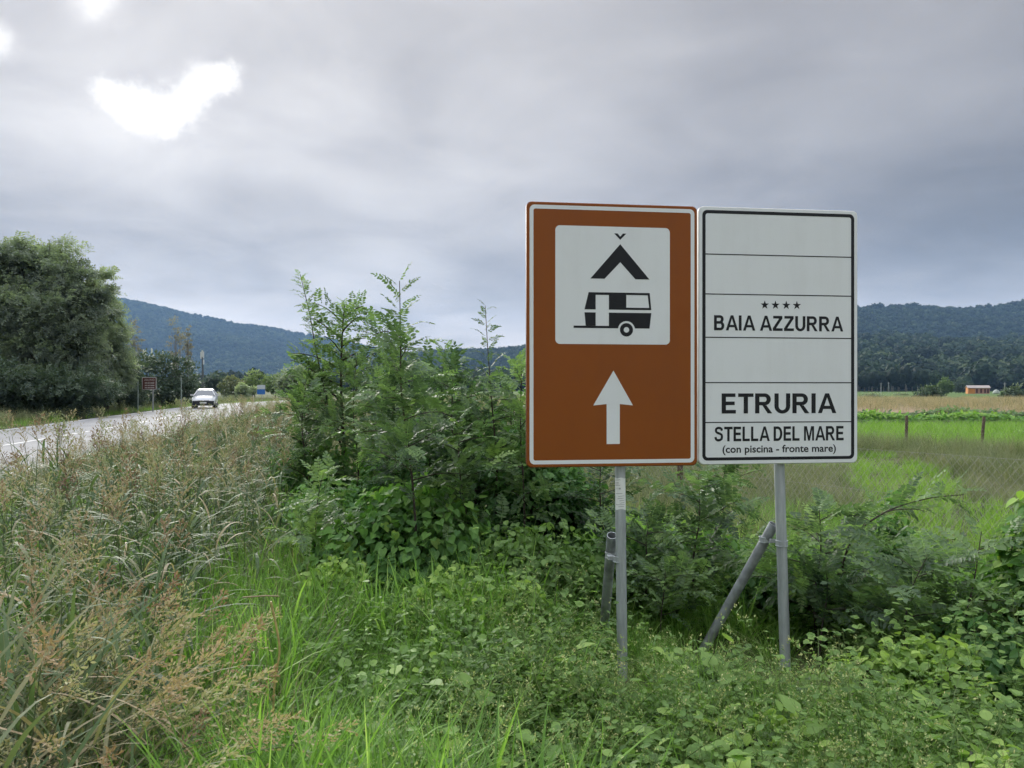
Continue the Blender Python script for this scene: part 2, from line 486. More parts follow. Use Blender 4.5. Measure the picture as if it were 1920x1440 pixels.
def field_mat(name, stops, sx=0.25, sy=1.2):
    m, N, L = nmat(name)
    p = N['Principled BSDF']; p.inputs['Roughness'].default_value = 0.95; p.inputs['Specular IOR Level'].default_value = 0.1
    t = N.new('ShaderNodeTexCoord'); mp = N.new('ShaderNodeMapping'); mp.inputs['Scale'].default_value = (sx, sy, 1)
    L.new(t.outputs['Object'], mp.inputs[0])
    n = N.new('ShaderNodeTexNoise'); n.inputs['Scale'].default_value = 1.0; n.inputs['Detail'].default_value = 10; n.inputs['Roughness'].default_value = 0.7
    L.new(mp.outputs[0], n.inputs['Vector'])
    r = ramp(N, stops); L.new(n.outputs['Fac'], r.inputs[0]); L.new(r.outputs[0], p.inputs['Base Color'])
    return m

# ================================================================== the setting
# ---- ground: one sheet to the horizon, finer near the camera
def ground_sheet():
    xs = np.concatenate([-np.geomspace(9000, 30, 26), np.linspace(-26, 26, 53), np.geomspace(30, 9000, 26)])
    ys = np.concatenate([-np.geomspace(600, 6, 10), np.linspace(-4, 30, 35), np.geomspace(33, 9000, 40)])
    X, Y = np.meshgrid(xs, ys)
    near = np.clip(1 - np.hypot(X, Y - 6) / 22, 0, 1)
    Z = -0.02 + near * (vnoise(X, Y, 0.7, 3) - 0.5) * 0.06
    g = Geo(); nx = len(xs); ny = len(ys)
    i, j = np.meshgrid(np.arange(nx - 1), np.arange(ny - 1))
    a = (j * nx + i).ravel()
    g.add(np.stack([X, Y, Z], -1).reshape(-1, 3), np.stack([a, a + 1, a + nx + 1, a + nx], 1), smooth=True)
    o = g.build('ground', M_GROUND)
    o['kind'] = 'structure'
    return o
ground_sheet()

def sheet(name, poly_rows, mat, z):
    """strip of quads: rows of (x0, x1, y)"""
    g = Geo(); V = []; fs = []
    for k, (x0, x1, y) in enumerate(poly_rows):
        for t in np.linspace(0, 1, 9):
            V.append((x0 + (x1 - x0) * t, y, z))
    for k in range(len(poly_rows) - 1):
        for i in range(8):
            fs.append((k * 9 + i, k * 9 + i + 1, (k + 1) * 9 + i + 1, (k + 1) * 9 + i))
    g.add(V, fs)
    o = g.build(name, mat); o['kind'] = 'structure'
    return o
M_FDRY = field_mat('dry_field', [(0.3, (0.17, 0.125, 0.085)), (0.5, (0.27, 0.205, 0.135)), (0.7, (0.33, 0.265, 0.17))], 0.08, 0.35)
M_FGREEN = field_mat('green_field', [(0.3, (0.070, 0.115, 0.038)), (0.5, (0.105, 0.165, 0.052)), (0.7, (0.15, 0.19, 0.075))], 0.03, 0.12)
M_FBRIGHT = field_mat('bright_field', [(0.3, (0.075, 0.165, 0.030)), (0.5, (0.12, 0.235, 0.040)), (0.7, (0.17, 0.28, 0.06))], 0.3, 0.8)
sheet('green_field_ground', [(2.5, 60, 22.6), (2, 70, 27), (1, 80, 34)], M_FBRIGHT, -0.008)
sheet('dry_field_ground', [(-4, 130, 52), (-10, 180, 80), (-20, 220, 112)], M_FDRY, -0.008)
sheet('far_field_ground', [(-30, 260, 113), (-60, 400, 200), (-120, 700, 420)], M_FGREEN, -0.008)

# ---- road: centreline curve from measured points, 7.3 m wide, gently bending to the right
RC = np.array([(-7.0, -20), (-9.0, -8), (-10.9, 3), (-12.6, 12), (-14.2, 20.5), (-15.6, 27.2), (-17.8, 37), (-20.4, 48), (-23.6, 62), (-26.4, 80), (-27.0, 97), (-25.2, 122), (-19.0, 155), (-8.0, 190)], float)
def smooth_curve(P, n=14):
    out = []
    for i in range(len(P) - 1):
        p0 = P[max(i - 1, 0)]; p1 = P[i]; p2 = P[i + 1]; p3 = P[min(i + 2, len(P) - 1)]
        for t in np.linspace(0, 1, n, endpoint=False):
            out.append(0.5 * ((2 * p1) + (p2 - p0) * t + (2 * p0 - 5 * p1 + 4 * p2 - p3) * t * t + (3 * p1 - p0 - 3 * p2 + p3) * t ** 3))
    out.append(P[-1]); return np.array(out)
RL = smooth_curve(RC)
RT = np.gradient(RL, axis=0); RT /= np.linalg.norm(RT, axis=1, keepdims=True)
RN = np.stack([RT[:, 1], -RT[:, 0]], 1)      # to the right (towards the camera's verge)
RS = np.concatenate([[0], np.cumsum(np.linalg.norm(np.diff(RL, axis=0), axis=1))])
def road_x(y, off=0.0):
    P = RL + RN * off
    return np.interp(y, P[:, 1], P[:, 0])
def road_strip(o0, o1, z, s0=None, s1=None, k=3):
    if s0 is None:
        idx = RS
    else:
        idx = np.linspace(s0, s1, k)
    cx = np.interp(idx, RS, RL[:, 0]); cyy = np.interp(idx, RS, RL[:, 1])
    nx = np.interp(idx, RS, RN[:, 0]); ny = np.interp(idx, RS, RN[:, 1])
    A = np.stack([cx + nx * o0, cyy + ny * o0, np.full_like(cx, z)], 1)
    Bv = np.stack([cx + nx * o1, cyy + ny * o1, np.full_like(cx, z)], 1)
    V = np.stack([A, Bv], 1).reshape(-1, 3)
    i = np.arange(len(idx) - 1)
    return V, np.stack([2 * i, 2 * i + 1, 2 * i + 3, 2 * i + 2], 1)
def asphalt():
    m, N, L = nmat('worn_asphalt')
    p = N['Principled BSDF']; p.inputs['Roughness'].default_value = 0.85; p.inputs['Specular IOR Level'].default_value = 0.2
    t = N.new('ShaderNodeTexCoord')
    n = N.new('ShaderNodeTexNoise'); n.inputs['Scale'].default_value = 0.5; n.inputs['Detail'].default_value = 8; L.new(t.outputs['Object'], n.inputs['Vector'])
    n2 = N.new('ShaderNodeTexNoise'); n2.inputs['Scale'].default_value = 60; n2.inputs['Detail'].default_value = 3; L.new(t.outputs['Object'], n2.inputs['Vector'])
    r = ramp(N, [(0.3, (0.295, 0.29, 0.29)), (0.7, (0.365, 0.36, 0.355))]); L.new(n.outputs['Fac'], r.inputs[0])
    mx = N.new('ShaderNodeMix'); mx.data_type = 'RGBA'; mx.blend_type = 'MULTIPLY'; mx.inputs[0].default_value = 0.5
    L.new(r.outputs[0], mx.inputs[6]); r2 = ramp(N, [(0.3, (0.7, 0.7, 0.7)), (0.7, (1, 1, 1))]); L.new(n2.outputs['Fac'], r2.inputs[0]); L.new(r2.outputs[0], mx.inputs[7])
    L.new(mx.outputs[2], p.inputs['Base Color'])
    b = N.new('ShaderNodeBump'); b.inputs['Strength'].default_value = 0.35; b.inputs['Distance'].default_value = 0.006; L.new(n2.outputs['Fac'], b.inputs['Height']); L.new(b.outputs[0], p.inputs['Normal'])
    return m
M_ASPH = asphalt()
M_PAINT = plain('road_paint', (0.74, 0.74, 0.72), 0.6, var=0.3, scale=12)
g = Geo(); V, f = road_strip(-3.75, 3.75, 0.022); g.add(V, f)
# sides of the slab, a low broken edge
for o0 in (-3.75, 3.75):
    Va, fa = road_strip(o0, o0 + (0.25 if o0 > 0 else -0.25), 0.022)
    Va[1::2, 2] = -0.05
    g.add(Va, fa)
road = g.build('road', M_ASPH); road['kind'] = 'structure'
s = 2.0; n_dash = 0
while s < 190:
    g = Geo(); V, f = road_strip(-0.06, 0.06, 0.027, s, s + 3.0); g.add(V, f)
    g.build('centre_dash', M_PAINT, road)
    s += 4.5
for off in (-3.45, 3.45):
    g = Geo(); V, f = road_strip(off - 0.06, off + 0.06, 0.027); g.add(V, f)
    g.build('edge_line', M_PAINT, road)

# ---- hills
def hill(name, prof, Yr, Yf, Yb, col_mat, rough=6.0, seed=1, nx=150):
    px = np.array([p[0] for p in prof], float); py = np.array([p[1] for p in prof], float)
    xs = np.linspace(gx(px[0], Yr), gx(px[-1], Yr), nx)
    h = np.interp(xs, gx(px, Yr), CAMZ + (HOR - py) / F * Yr)
    ts = np.concatenate([np.linspace(0, 1, 40), np.linspace(1.06, 2, 8)])
    V = []; Zs = np.zeros((len(ts), nx))
    for k, t in enumerate(ts):
        y = Yf + (Yr - Yf) * t if t <= 1 else Yr + (Yb - Yr) * (t - 1)
        sh = (t * t * (3 - 2 * t)) * 0.55 + 0.45 * t if t <= 1 else max(0.0, 1 - (t - 1) ** 1.5)
        yy = np.full(nx, y)
        bump = (vnoise(xs, yy, 1 / 260, seed) - 0.5) * 0.28 + (vnoise(xs, yy, 1 / 90, seed + 5) - 0.5) * 0.12
        z = h * sh * (1 + bump * (1 - abs(2 * min(t, 1) - 1) * 0.55 if t < 1 else 0.2) * (0 if t == 1 else 1))
        z = np.where(h > 1.0, z, -5.0 + 0 * z)
        if t == 0: z = np.full(nx, -4.0)
        Zs[k] = z
        V.append(np.stack([xs, yy, z], 1))
    V = np.concatenate(V)
    i, j = np.meshgrid(np.arange(nx - 1), np.arange(len(ts) - 1)); a = (j * nx + i).ravel()
    g = Geo(); g.add(V, np.stack([a, a + 1, a + nx + 1, a + nx], 1), smooth=True)
    o = g.build(name, col_mat); o['kind'] = 'structure'
    yk = np.array([Yf + (Yr - Yf) * t if t <= 1 else Yr + (Yb - Yr) * (t - 1) for t in ts])
    def height(x, y):
        fx = np.clip((x - xs[0]) / (xs[-1] - xs[0]) * (nx - 1), 0, nx - 1.001); fi = fx.astype(int); ff = fx - fi
        fy = np.interp(y, yk, np.arange(len(yk))); fy = np.clip(fy, 0, len(yk) - 1.001); gi = fy.astype(int); gf = fy - gi
        return (Zs[gi, fi] * (1 - ff) + Zs[gi, fi + 1] * ff) * (1 - gf) + (Zs[gi + 1, fi] * (1 - ff) + Zs[gi + 1, fi + 1] * ff) * gf
    return o, height, (xs[0], xs[-1])
M_HILL = plain('wooded_slope', (0.022, 0.036, 0.020), 0.95, spec=0.1, col2=(0.013, 0.024, 0.014), scale=0.02)
H1, h1, r1 = hill('hill_left', [(-900, 532), (-400, 530), (0, 534), (240, 566), (350, 590), (450, 609), (580, 630), (700, 654), (820, 680), (900, 722)], 3300, 1700, 4600, M_HILL, seed=1)
H2, h2, r2 = hill('hill_centre', [(560, 726), (640, 692), (740, 672), (820, 661), (900, 661), (960, 657), (1010, 648), (1100, 628), (1300, 598), (1450, 585), (1611, 577), (1650, 576), (1710, 574), (1740, 579), (1770, 582), (1800, 580), (1860, 578), (1920, 568), (2050, 560), (2400, 540), (2700, 560)], 1650, 1050, 2200, M_HILL, seed=4)
H3, h3, r3 = hill('hill_right', [(880, 727), (960, 712), (1050, 690), (1200, 668), (1400, 652), (1611, 642), (1680, 645), (1760, 652), (1850, 650), (1920, 644), (2100, 636), (2500, 640)], 980, 400, 1250, M_HILL, seed=9)

# ================================================================== tree-crown prototypes for the far woods
def ico(sub=1):
    t = (1 + 5 ** .5) / 2
    v = [(-1, t, 0), (1, t, 0), (-1, -t, 0), (1, -t, 0), (0, -1, t), (0, 1, t), (0, -1, -t), (0, 1, -t), (t, 0, -1), (t, 0, 1), (-t, 0, -1), (-t, 0, 1)]
    v = [np.array(a) / np.linalg.norm(a) for a in v]
    f = [(0, 11, 5), (0, 5, 1), (0, 1, 7), (0, 7, 10), (0, 10, 11), (1, 5, 9), (5, 11, 4), (11, 10, 2), (10, 7, 6), (7, 1, 8), (3, 9, 4), (3, 4, 2), (3, 2, 6), (3, 6, 8), (3, 8, 9), (4, 9, 5), (2, 4, 11), (6, 2, 10), (8, 6, 7), (9, 8, 1)]
    for _ in range(sub):
        c = {}; nf = []
        def mid(a, b):
            k = (min(a, b), max(a, b))
            if k not in c:
                m = v[a] + v[b]; v.append(m / np.linalg.norm(m)); c[k] = len(v) - 1
            return c[k]
        for a, b, d in f:
            x, y, z = mid(a, b), mid(b, d), mid(d, a)
            nf += [(a, x, z), (b, y, x), (d, z, y), (x, y, z)]
        f = nf
    return np.array(v), f
quadleaf = Geo(); quadleaf.add([(0, 0, 0), (-.5, .5, .05), (0, 1, -.1), (.5, .5, .05)], [(0, 3, 2, 1)])
T_QUAD = Tm(quadleaf)

def far_crown(seed, w, h, nl=160, ls=0.16, trunk=0.25, core=True, mat=M_FOREST):
    r = np.random.default_rng(seed); g = Geo()
    if core:
        v, f = ico(1)
        nn = 0.8 + 0.35 * r.random(len(v))
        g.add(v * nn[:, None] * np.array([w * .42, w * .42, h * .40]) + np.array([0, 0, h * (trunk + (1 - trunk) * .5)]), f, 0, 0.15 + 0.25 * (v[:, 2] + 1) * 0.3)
    nl_ = nl
    d = r.normal(size=(nl_, 3)); d /= np.linalg.norm(d, axis=1, keepdims=True)
    lump = 0.82 + 0.35 * vnoise(d[:, 0] * 2 + d[:, 2], d[:, 1] * 2, 1.3, seed)
    P = d * lump[:, None] * np.array([w * .5, w * .5, h * (1 - trunk) * .5]) * (0.8 + 0.25 * r.random((nl_, 1))) + np.array([0, 0, h * (trunk + (1 - trunk) * .5)])
    dirs = d + 0.9 * r.normal(size=d.shape) * .6
    S = ls * w * (0.6 + 0.8 * r.random(nl_))
    M = frames(np.cross(d, r.normal(size=d.shape)), d + 0.5 * r.normal(size=d.shape)) * S[:, None, None]
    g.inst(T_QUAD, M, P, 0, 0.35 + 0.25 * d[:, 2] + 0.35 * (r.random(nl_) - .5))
    tube(g, [(0, 0, -0.5), (0, 0, h * .55)], [w * .035, w * .02], 4, 1, cap=False)
    return g.mesh('far_crown', [mat, M_BARKP])

forest_protos = [far_crown(20 + i, 1.0, hh, 170, 0.17, tr) for i, (hh, tr) in enumerate([(1.05, .12), (0.9, .08), (1.25, .15), (1.0, .1), (0.8, .05)])]
edge_protos = [far_crown(40 + i, 1.0, hh, 300, 0.12, tr, core=True) for i, (hh, tr) in enumerate([(1.6, .3), (1.8, .34), (1.3, .25)])]
low_protos = [far_crown(60 + i, 1.0, 0.85, 70, 0.24, 0.05) for i in range(4)] + [far_crown(66 + i, 1.0, 0.8, 70, 0.24, 0.05, mat=M_FORESTL) for i in range(3)]
forest_protos += [far_crown(26 + i, 1.0, 1.0, 170, 0.17, .1, mat=M_FORESTL) for i in range(3)]

def wood(name, hfun, xr, yr, step, size, protos, label, seed, dens=None, pale_max=None):
    r = np.random.default_rng(seed)
    x0, x1 = xr; y0, y1 = yr
    ny = int((y1 - y0) / step); pts = []
    for k in range(ny):
        y = y0 + (k + .5) * step
        xa = max(x0, gx(-260, y)); xb = min(x1, gx(2180, y))
        if xb <= xa: continue
        n = int((xb - xa) / step)
        x = xa + (np.arange(n) + .5 + r.uniform(-.45, .45, n)) * step
        yy = y + r.uniform(-.45, .45, n) * step
        pts.append(np.stack([x, yy], 1))
    P = np.concatenate(pts)
    z = hfun(P[:, 0], P[:, 1])
    keep = z > 0.3
    if dens is not None:
        keep &= dens(P[:, 0], P[:, 1])
    P = P[keep]; z = z[keep]; n = len(P)
    nd = 5 if len(protos) == 8 else 4
    pale = r.random(n) < np.clip((vnoise(P[:, 0], P[:, 1], 1 / 190, seed + 60) - .45) * 2.6, 0.05, .85 if pale_max is None else pale_max)
    idx = np.where(pale, r.integers(nd, len(protos), n), r.integers(0, nd, n))
    sc = size * (0.55 + 0.95 * r.random(n) ** 1.8)
    rot = np.stack([np.zeros(n), np.zeros(n), r.uniform(0, 6.28, n)], 1)
    scatter(name, protos, np.stack([P[:, 0], P[:, 1], z - 0.1 * sc], 1), rot, sc, idx, label, 'wood')
    return n
n1_ = wood('forest_on_left_hill', h1, r1, (1800, 3420), 13, 13, low_protos, 'blue hazy forest covering the long left hill', 1)
n2_ = wood('forest_on_centre_hill', h2, r2, (1080, 1690), 9.5, 9.5, low_protos, 'dark forest covering the high ridge behind the signs', 2, pale_max=.12)
n3_ = wood('forest_on_near_slope', h3, r3, (405, 1010), 7.5, 10, forest_protos, 'green wooded slope rising beyond the fields on the right', 3)
# the straight edge of the wood at the field, paler trunks showing
def edge_row():
    r = np.random.default_rng(5); P = []
    for row in range(4):
        y = 352 + row * 14
        x = np.arange(gx(1480, y), gx(1760, y), 5.0)
        P.append(np.stack([x + r.uniform(-1.2, 1.2, len(x)), y + r.uniform(-3, 3, len(x))], 1))
    P = np.concatenate(P); n = len(P)
    scatter('wood_edge_trees', edge_protos, np.stack([P[:, 0], P[:, 1], np.full(n, -.1)], 1), np.stack([np.zeros(n), np.zeros(n), r.uniform(0, 6, n)], 1), 7.0 * (0.8 + 0.35 * r.random(n)), r.integers(0, 3, n), 'row of tall trees with pale trunks along the wood edge', 'wood')
edge_row()
def valley_trees():
    r = np.random.default_rng(15); n = 420
    y = r.uniform(230, 900, n); px = r.uniform(330, 1240, n)
    keep = (y > 360)
    y, px = y[keep], px[keep]; n = len(y)
    scatter('valley_trees', forest_protos, np.stack([gx(px, y), y, np.full(n, -.2)], 1), np.stack([np.zeros(n), np.zeros(n), r.uniform(0, 6, n)], 1), r.uniform(5, 11, n), r.integers(0, 5, n), 'distant trees filling the valley below the hills', 'wood')
valley_trees()

# ================================================================== the two road signs
def sheeting(name, col, dirt):
    # retroreflective film: faint rain streaks running down, small specks
    m, N, L = nmat(name)
    p = N['Principled BSDF']; p.inputs['Roughness'].default_value = 0.38; p.inputs['Specular IOR Level'].default_value = 0.32
    t = N.new('ShaderNodeTexCoord')
    def nz(sc, scale, det):
        mp = N.new('ShaderNodeMapping'); mp.inputs['Scale'].default_value = sc; L.new(t.outputs['Object'], mp.inputs[0])
        n = N.new('ShaderNodeTexNoise'); n.inputs['Scale'].default_value = scale; n.inputs['Detail'].default_value = det; n.inputs['Roughness'].default_value = .65; L.new(mp.outputs[0], n.inputs['Vector']); return n
    a_ = nz((9, 1, .8), 1.0, 8); b_ = nz((1, 1, 1), 3.0, 6); c_ = nz((1, 1, 1), 90.0, 2)
    s1 = N.new('ShaderNodeMath'); s1.operation = 'MULTIPLY'; L.new(a_.outputs['Fac'], s1.inputs[0]); L.new(b_.outputs['Fac'], s1.inputs[1])
    r = ramp(N, [(0.10, dirt), (0.26, col)]); L.new(s1.outputs[0], r.inputs[0])
    r2 = ramp(N, [(0.24, (.55, .52, .48)), (0.29, (1, 1, 1))]); L.new(c_.outputs['Fac'], r2.inputs[0])
    mx = N.new('ShaderNodeMix'); mx.data_type = 'RGBA'; mx.blend_type = 'MULTIPLY'; mx.inputs[0].default_value = .6
    L.new(r.outputs[0], mx.inputs[6]); L.new(r2.outputs[0], mx.inputs[7]); L.new(mx.outputs[2], p.inputs['Base Color'])
    rr = N.new('ShaderNodeMapRange'); L.new(b_.outputs['Fac'], rr.inputs[0]); rr.inputs[3].default_value = .30; rr.inputs[4].default_value = .52; L.new(rr.outputs[0], p.inputs['Roughness'])
    bm = N.new('ShaderNodeBump'); bm.inputs['Strength'].default_value = .05; bm.inputs['Distance'].default_value = .02; d_ = nz((1, 1, 1), 2.2, 2); L.new(d_.outputs['Fac'], bm.inputs['Height']); L.new(bm.outputs[0], p.inputs['Normal'])
    return m
M_BROWN = sheeting('brown_sheeting', (0.262, 0.070, 0.008), (0.240, 0.066, 0.011))
M_BROWNEDGE = plain('brown_edge', (0.22, 0.062, 0.020), 0.5, spec=0.4, var=0.2, scale=14)
M_WHITE = sheeting('white_sheeting', (0.785, 0.815, 0.83), (0.745, 0.77, 0.78))
M_WHITEEDGE = plain('white_edge', (0.70, 0.70, 0.68), 0.5, spec=0.4, var=0.15, scale=18)
M_BLACK = plain('black_film', (0.010, 0.012, 0.016), 0.45, spec=0.35)
M_ALU = plain('sign_back', (0.42, 0.43, 0.44), 0.5, metal=0.7, var=0.2)
def galv():
    m, N, L = nmat('galvanised_steel')
    p = N['Principled BSDF']; p.inputs['Roughness'].default_value = 0.55; p.inputs['Metallic'].default_value = 0.35; p.inputs['Specular IOR Level'].default_value = 0.5
    t = N.new('ShaderNodeTexCoord'); mp = N.new('ShaderNodeMapping'); mp.inputs['Scale'].default_value = (30, 30, 3.0); L.new(t.outputs['Object'], mp.inputs[0])
    n = N.new('ShaderNodeTexNoise'); n.inputs['Scale'].default_value = 1.5; n.inputs['Detail'].default_value = 8; n.inputs['Roughness'].default_value = 0.7; L.new(mp.outputs[0], n.inputs['Vector'])
    r = ramp(N, [(0.3, (0.30, 0.33, 0.34)), (0.55, (0.44, 0.475, 0.49)), (0.75, (0.54, 0.56, 0.56))]); L.new(n.outputs['Fac'], r.inputs[0]); L.new(r.outputs[0], p.inputs['Base Color'])
    b = N.new('ShaderNodeBump'); b.inputs['Strength'].default_value = 0.15; b.inputs['Distance'].default_value = 0.003; L.new(n.outputs['Fac'], b.inputs['Height']); L.new(b.outputs[0], p.inputs['Normal'])
    return m
M_GALV = galv()
M_GALVD = plain('weathered_pipe', (0.36, 0.39, 0.40), 0.7, metal=0.2, var=0.45, scale=14, bump=0.2)

def rrect(u0, v0, u1, v1, r, n=6):
    pts = []
    for cx, cyv, a0 in ((u1 - r, v1 - r, 0), (u0 + r, v1 - r, 90), (u0 + r, v0 + r, 180), (u1 - r, v0 + r, 270)):
        for k in range(n + 1):
            a = R(a0 + 90 * k / n); pts.append((cx + r * math.cos(a), cyv + r * math.sin(a)))
    return pts
class Art:
    """flat film cut-outs laid on a panel; u right, w down in metres, lift in front of the face"""
    def __init__(s, W, Hh): s.W = W; s.H = Hh; s.g = Geo()
    def P(s, u, w, lift): return (u, -lift, s.H - w)
    def poly(s, pts, lift):
        n = len(pts); s.g.add([s.P(u, w, lift) for u, w in pts], [tuple(range(n))])
    def ring(s, a, b, lift):
        n = len(a)
        s.g.add([s.P(u, w, lift) for u, w in a] + [s.P(u, w, lift) for u, w in b], [(i, (i + 1) % n, n + (i + 1) % n, n + i) for i in range(n)])
    def build(s, name, mat, parent): return s.g.build(name, mat, parent)
def circ(u, w, r, n=24): return [(u + r * math.cos(2 * math.pi * k / n), w + r * math.sin(2 * math.pi * k / n)) for k in range(n)]

def panel(parent, W, Hh, thick, r, mat_face, mat_edge):
    """sheet-metal panel with a rolled edge, open channel at the back"""
    pts = rrect(0, 0, W, Hh, r)
    n = len(pts); g = Geo()
    c = np.array(pts); ctr = np.array([W / 2, Hh / 2])
    ins = ctr + (c - ctr) * np.array([1 - 0.008 / W, 1 - 0.008 / Hh])
    ring0 = [(u, 0.0, w) for u, w in ins]
    ring1 = [(u, 0.004, w) for u, w in c]
    ring2 = [(u, thick, w) for u, w in c]
    ins2 = ctr + (c - ctr) * np.array([1 - 0.03 / W, 1 - 0.03 / Hh])
    ring3 = [(u, thick, w) for u, w in ins2]
    ring4 = [(u, 0.004, w) for u, w in ins2]
    V = ring0 + ring1 + ring2 + ring3 + ring4
    fs = [tuple(range(n))]
    g.add(ring0, [tuple(range(n))], 0)
    e = []
    for k in range(4):
        for i in range(n):
            j = (i + 1) % n
            e.append((k * n + i, k * n + j, (k + 1) * n + j, (k + 1) * n + i))
    g.add(V, e, 1)
    g.add(ring4, [tuple(range(n))], 2)
    return g.build('panel', [mat_face, mat_edge, M_ALU], parent)

# hand-cut bold capitals (height 1), pieces are convex polygons
def glyph(ch):
    s = 0.212
    def rect(x0, y0, x1, y1): return [(x0, y0), (x1, y0), (x1, y1), (x0, y1)]
    def arc(cx, cyv, rx, ry, a0, a1, t, n=14):
        ps = []
        A = np.radians(np.linspace(a0, a1, n))
        for k in range(n - 1):
            a, b = A[k], A[k + 1]
            ps.append([(cx + rx * math.cos(a), cyv + ry * math.sin(a)), (cx + rx * math.cos(b), cyv + ry * math.sin(b)),
                       (cx + (rx - t) * math.cos(b), cyv + (ry - t * .82) * math.sin(b)), (cx + (rx - t) * math.cos(a), cyv + (ry - t * .82) * math.sin(a))])
        return ps
    b = 0.175
    if ch == 'I': return [rect(0, 0, s, 1)], s
    if ch == 'E': return [rect(0, 0, s, 1), rect(s, 1 - b, .68, 1), rect(s, .42, .64, .42 + b), rect(s, 0, .70, b)], .70
    if ch == 'L': return [rect(0, 0, s, 1), rect(s, 0, .66, b)], .66
    if ch == 'T': return [rect(0, 1 - b, .76, 1), rect(.38 - s / 2, 0, .38 + s / 2, 1 - b)], .76
    if ch == 'A': return [[(0, 0), (.205, 0), (.47, .80), (.47, 1), (.37, 1)], [(.94, 0), (.735, 0), (.47, .80), (.47, 1), (.57, 1)], [(.275, .21), (.665, .21), (.612, .37), (.328, .37)]], .94
    if ch == 'Z': return [rect(.03, 1 - b, .74, 1), rect(0, 0, .76, b), [(0, b), (.25, b), (.74, 1 - b), (.49, 1 - b)]], .76
    if ch == 'M': return [rect(0, 0, .18, 1), rect(.75, 0, .93, 1), [(.18, 1), (.27, 1), (.465, .32), (.465, 0), (.38, 0), (.18, .78)], [(.75, 1), (.66, 1), (.465, .32), (.465, 0), (.55, 0), (.75, .78)]], .93
    if ch == 'U': return [rect(0, .36, s, 1), rect(.79 - s, .36, .79, 1)] + arc(.395, .36, .395, .375, 180, 360, s), .79
    if ch == 'D': return [rect(0, 0, s, 1), rect(s, 0, .38, b), rect(s, 1 - b, .38, 1)] + arc(.38, .5, .42, .5, -90, 90, s), .80
    if ch == 'R': return [rect(0, 0, s, 1), rect(s, 1 - b, .47, 1), rect(s, .40, .47, .40 + b)] + arc(.47, .70, .31, .30, -90, 90, s) + [[(.36, .40), (.56, .40), (.85, 0), (.62, 0)]], .85
    if ch == 'B': return [rect(0, 0, s, 1), rect(s, 1 - b, .46, 1), rect(s, .435, .47, .435 + b), rect(s, 0, .48, b)] + arc(.46, .735, .27, .265, -90, 90, s) + arc(.48, .30, .30, .30, -90, 90, s), .78
    if ch == 'S':
        C = np.array([(.66, .73), (.62, .84), (.52, .905), (.38, .92), (.24, .90), (.145, .82), (.135, .71), (.20, .62), (.34, .565), (.50, .52), (.62, .45), (.665, .34), (.64, .20), (.54, .11), (.38, .08), (.22, .10), (.12, .19), (.09, .30)], float)
        C = smooth_curve(C, 4); tn = np.gradient(C, axis=0); tn /= np.linalg.norm(tn, axis=1, keepdims=True); nn = np.stack([-tn[:, 1], tn[:, 0]], 1)
        h = np.where(np.abs(nn[:, 1:2]) > .7, .082, .098)
        a, c = C + nn * h, C - nn * h
        return [[tuple(a[k]), tuple(a[k + 1]), tuple(c[k + 1]), tuple(c[k])] for k in range(len(C) - 1)], .76
    return [], .34
def letters(art, text, u0, u1, w0, w1, lift):
    x = 0.0; pcs = []
    for ch in text:
        if ch == ' ':
            x += .30; continue
        ps, adv = glyph(ch)
        sp = 0.05 if ch in 'A' else 0.11
        for p in ps: pcs.append([(a + x, b) for a, b in p])
        x += adv + sp
        if ch == 'T': x -= .03
    mx = max(a for p in pcs for a, b in p)
    for k, p in enumerate(pcs):
        art.poly([(u0 + a / mx * (u1 - u0), w1 - b * (w1 - w0)) for a, b in p], lift + 0.00003 * (k % 4))
def font_part(name, text, u0, u1, w0, w1, Hh, lift, mat, parent, off=0.013):
    c = bpy.data.curves.new(name, 'FONT'); c.body = text; c.offset = off; c.resolution_u = 3
    t = bpy.data.objects.new(name, c); COL.objects.link(t)
    bpy.context.view_layer.update()
    me = bpy.data.meshes.new_from_object(t.evaluated_get(bpy.context.evaluated_depsgraph_get()))
    bpy.data.objects.remove(t); bpy.data.curves.remove(c)
    v = np.zeros(len(me.vertices) * 3, np.float32); me.vertices.foreach_get('co', v); v = v.reshape(-1, 3)
    lo, hi = v.min(0), v.max(0)
    o = np.zeros_like(v)
    o[:, 0] = u0 + (v[:, 0] - lo[0]) / (hi[0] - lo[0]) * (u1 - u0)
    o[:, 1] = -lift
    o[:, 2] = Hh - w1 + (v[:, 1] - lo[1]) / (hi[1] - lo[1]) * (w1 - w0)
    me.vertices.foreach_set('co', o.ravel()); me.update()
    me.materials.clear(); me.materials.append(mat)
    ob = bpy.data.objects.new(name, me); COL.objects.link(ob); ob.parent = parent
    return ob

ALPHA = math.atan2(4.445 - 4.32, 1.064 - 0.081)
def clampband(g, c0, c1, r, z, h):
    """strap round two pipes of radius r at c0 and c1"""
    c0 = np.array(c0); c1 = np.array(c1)
    for c in (c0, c1):
        th = np.linspace(0, 2 * math.pi, 17)
        ring = np.stack([c[0] + (r + .004) * np.cos(th), c[1] + (r + .004) * np.sin(th)], 1)
        V = [(x, y, z) for x, y in ring] + [(x, y, z + h) for x, y in ring]
        g.add(V, [(i, i + 1, 18 + i, 17 + i) for i in range(16)], smooth=True)
        for zz in (z, z + h):
            tube(g, [(x, y, zz) for x, y in ring], .0028, 4, cap=False)

